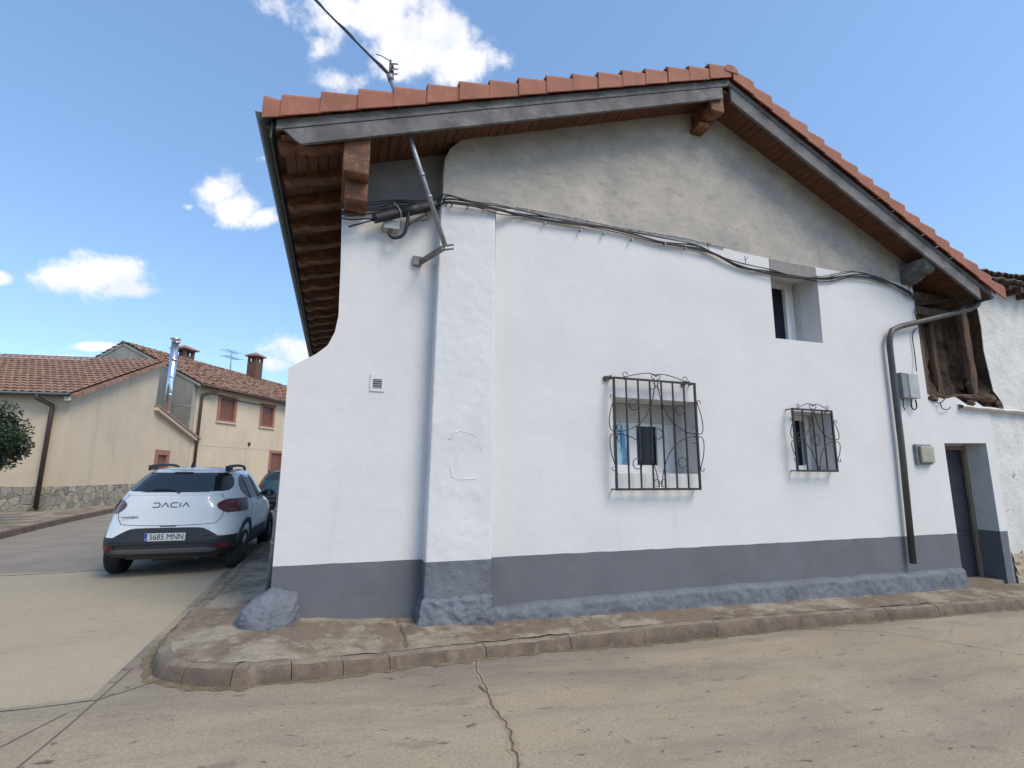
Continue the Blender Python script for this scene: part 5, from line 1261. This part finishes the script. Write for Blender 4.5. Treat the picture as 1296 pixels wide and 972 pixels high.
        b = B('carglass'); b.tube([c0+Vector((0,-.05,0)), c0+Vector((0,-.062,0))], .06, 14); add(b, 'mirror_glass', mr)
    b = B('carblack'); b.hull([(-.02,.86,1.595),(.02,.86,1.595),(.02,1.0,1.60),(-.02,1.0,1.60)], [(-.004,.84,1.675),(.004,.84,1.675),(.006,.90,1.67),(-.006,.90,1.67)]); add(b, 'antenna')
    b = B('carglass'); 
    vs_ = []
    for i in range(11):
        z = 1.12+.36*i/10; yr, yf, w_, e = lv(z); row = []
        for j in range(21):
            th = R(38+104*j/20); x = (w_+.0)*math.copysign(abs(math.cos(th))**(2/4.6), math.cos(th)); y = yr+1.15+(yf-yr-1.15)*abs(math.sin(th))**(2/4.6); row.append(b.bm.verts.new((x*1.004, y+.008, z)))
        vs_.append(row)
    for i in range(10):
        for j in range(20): f = b.bm.faces.new((vs_[i][j], vs_[i][j+1], vs_[i+1][j+1], vs_[i+1][j])); f.smooth = True
    add(b, 'windscreen')
    b = B('carblack'); b.box(-.3,.3,.5,3.4,.2,.3); b.tube([(.4,.12,.29),(.4,.5,.29)], .035, 8); b.box(-.70,.70,.62,.92,.25,.32); b.box(-.60,.60,.4,3.8,.24,.31); add(b, 'underbody')
    if full:
        # tailgate seam and crease
        b = B('carblack'); seam = [(-.60,1.19),(-.665,1.10),(-.68,.98),(-.665,.87),(-.62,.80),(-.55,.77),(0,.752),(.55,.77),(.62,.80),(.665,.87),(.68,.98),(.665,1.10),(.60,1.19)]
        P_ = cat([(q[0], 0, q[1]) for q in seam], 6); b.tube([rear(p.x, p.z, -.001) for p in P_], .0045, 5); 
        b.box(-.10,.10,.045,.075,.742,.756); add(b, 'tailgate_seam')
        b = B(paint); b.tube([rear(-.62+1.24*i/30, 1.185, -.008) for i in range(31)], .016, 8); add(b, 'tailgate_crease')
        # licence plate
        b = B('plate'); zc = .60; yb = -.022
        b.box(-.26,.26,yb,yb+.012,zc-.055,zc+.055); pl_ = add(b, 'licence_plate', bevel=.004)
        b = B('plateblue'); b.box(-.258,-.218,yb-.0015,yb,zc-.053,zc+.053); add(b, 'country_band', pl_)
        def text(s_, size, x, z, y, mname, nm, par, wx=1.0, bold=0.0):
            cu = bpy.data.curves.new('t', 'FONT'); cu.body = s_; cu.size = size; cu.extrude = .001; cu.offset = bold; cu.align_x = 'CENTER'; cu.align_y = 'CENTER'
            to = bpy.data.objects.new('t', cu); COL.objects.link(to); bpy.context.view_layer.update()
            me = bpy.data.meshes.new_from_object(to.evaluated_get(bpy.context.evaluated_depsgraph_get())); bpy.data.objects.remove(to)
            for v in me.vertices: v.co = Vector((v.co.x*wx, 0, v.co.y)) + Vector((0, -v.co.z, 0))
            me.materials.clear(); me.materials.append(MT[mname])
            o = bpy.data.objects.new(nm, me); COL.objects.link(o); o.parent = par; o.location = (x, y, z); return o
        text('5685 MNN', .112, .022, zc, yb-.002, 'ink', 'plate_number', pl_, .84, .0)
        text('E', .03, -.238, zc-.03, yb-.003, 'plate', 'country_letter', pl_, 1, .0005)
        text('SANDERO', .038, -.50, .875, .078, 'badge', 'model_badge', C, 1.25, .0006)
        # maker's lettering drawn as flat strokes
        b = B('badge'); zc = 1.045; hh = .030; sw = .0105
        def stroke(pts):
            for p, q in zip(pts, pts[1:]):
                A3, B3 = rear(p[0], p[1], .006), rear(q[0], q[1], .006); d = (B3-A3).normalized(); nn = d.cross(Vector((0,1,0))).normalized()*sw*.5; e_ = d*sw*.25; dpt = Vector((0,-.004,0))
                b.hull([A3-e_-nn, B3+e_-nn, B3+e_+nn, A3-e_+nn], [A3-e_-nn+dpt, B3+e_-nn+dpt, B3+e_+nn+dpt, A3-e_+nn+dpt])
        x = -.235
        stroke([(x,zc+hh),(x+.065,zc+hh),(x+.085,zc+hh*.4),(x+.085,zc-hh*.4),(x+.065,zc-hh),(x,zc-hh)])
        x = -.125; stroke([(x,zc-hh),(x+.045,zc+hh),(x+.09,zc-hh)])
        x = -.010; stroke([(x+.085,zc+hh),(x+.02,zc+hh),(x,zc+hh*.4),(x,zc-hh*.4),(x+.02,zc-hh),(x+.085,zc-hh)])
        x = .108; stroke([(x,zc-hh),(x,zc+hh)])
        x = .140; stroke([(x,zc-hh),(x+.045,zc+hh),(x+.09,zc-hh)])
        add(b, 'maker_lettering')
        # wiper
        b = B('carblack'); b.tube([rear(.05,1.235,.03), rear(-.08,1.275,.028), rear(-.30,1.262,.022)], .008, 6); b.tube([rear(.05,1.225,.0), rear(.05,1.235,.035)], .022, 8); add(b, 'rear_wiper')
    return C
car((-2.02,3.26,-.13), R(-2.5), 'carwhite', True, 'white hatchback with black bumper and plate 5685 MNN parked beside the corner', sc=1.045)
car((-1.72,17.0,-.12), R(0), 'cargreen', False, 'dark green car mostly hidden behind the white hatchback')
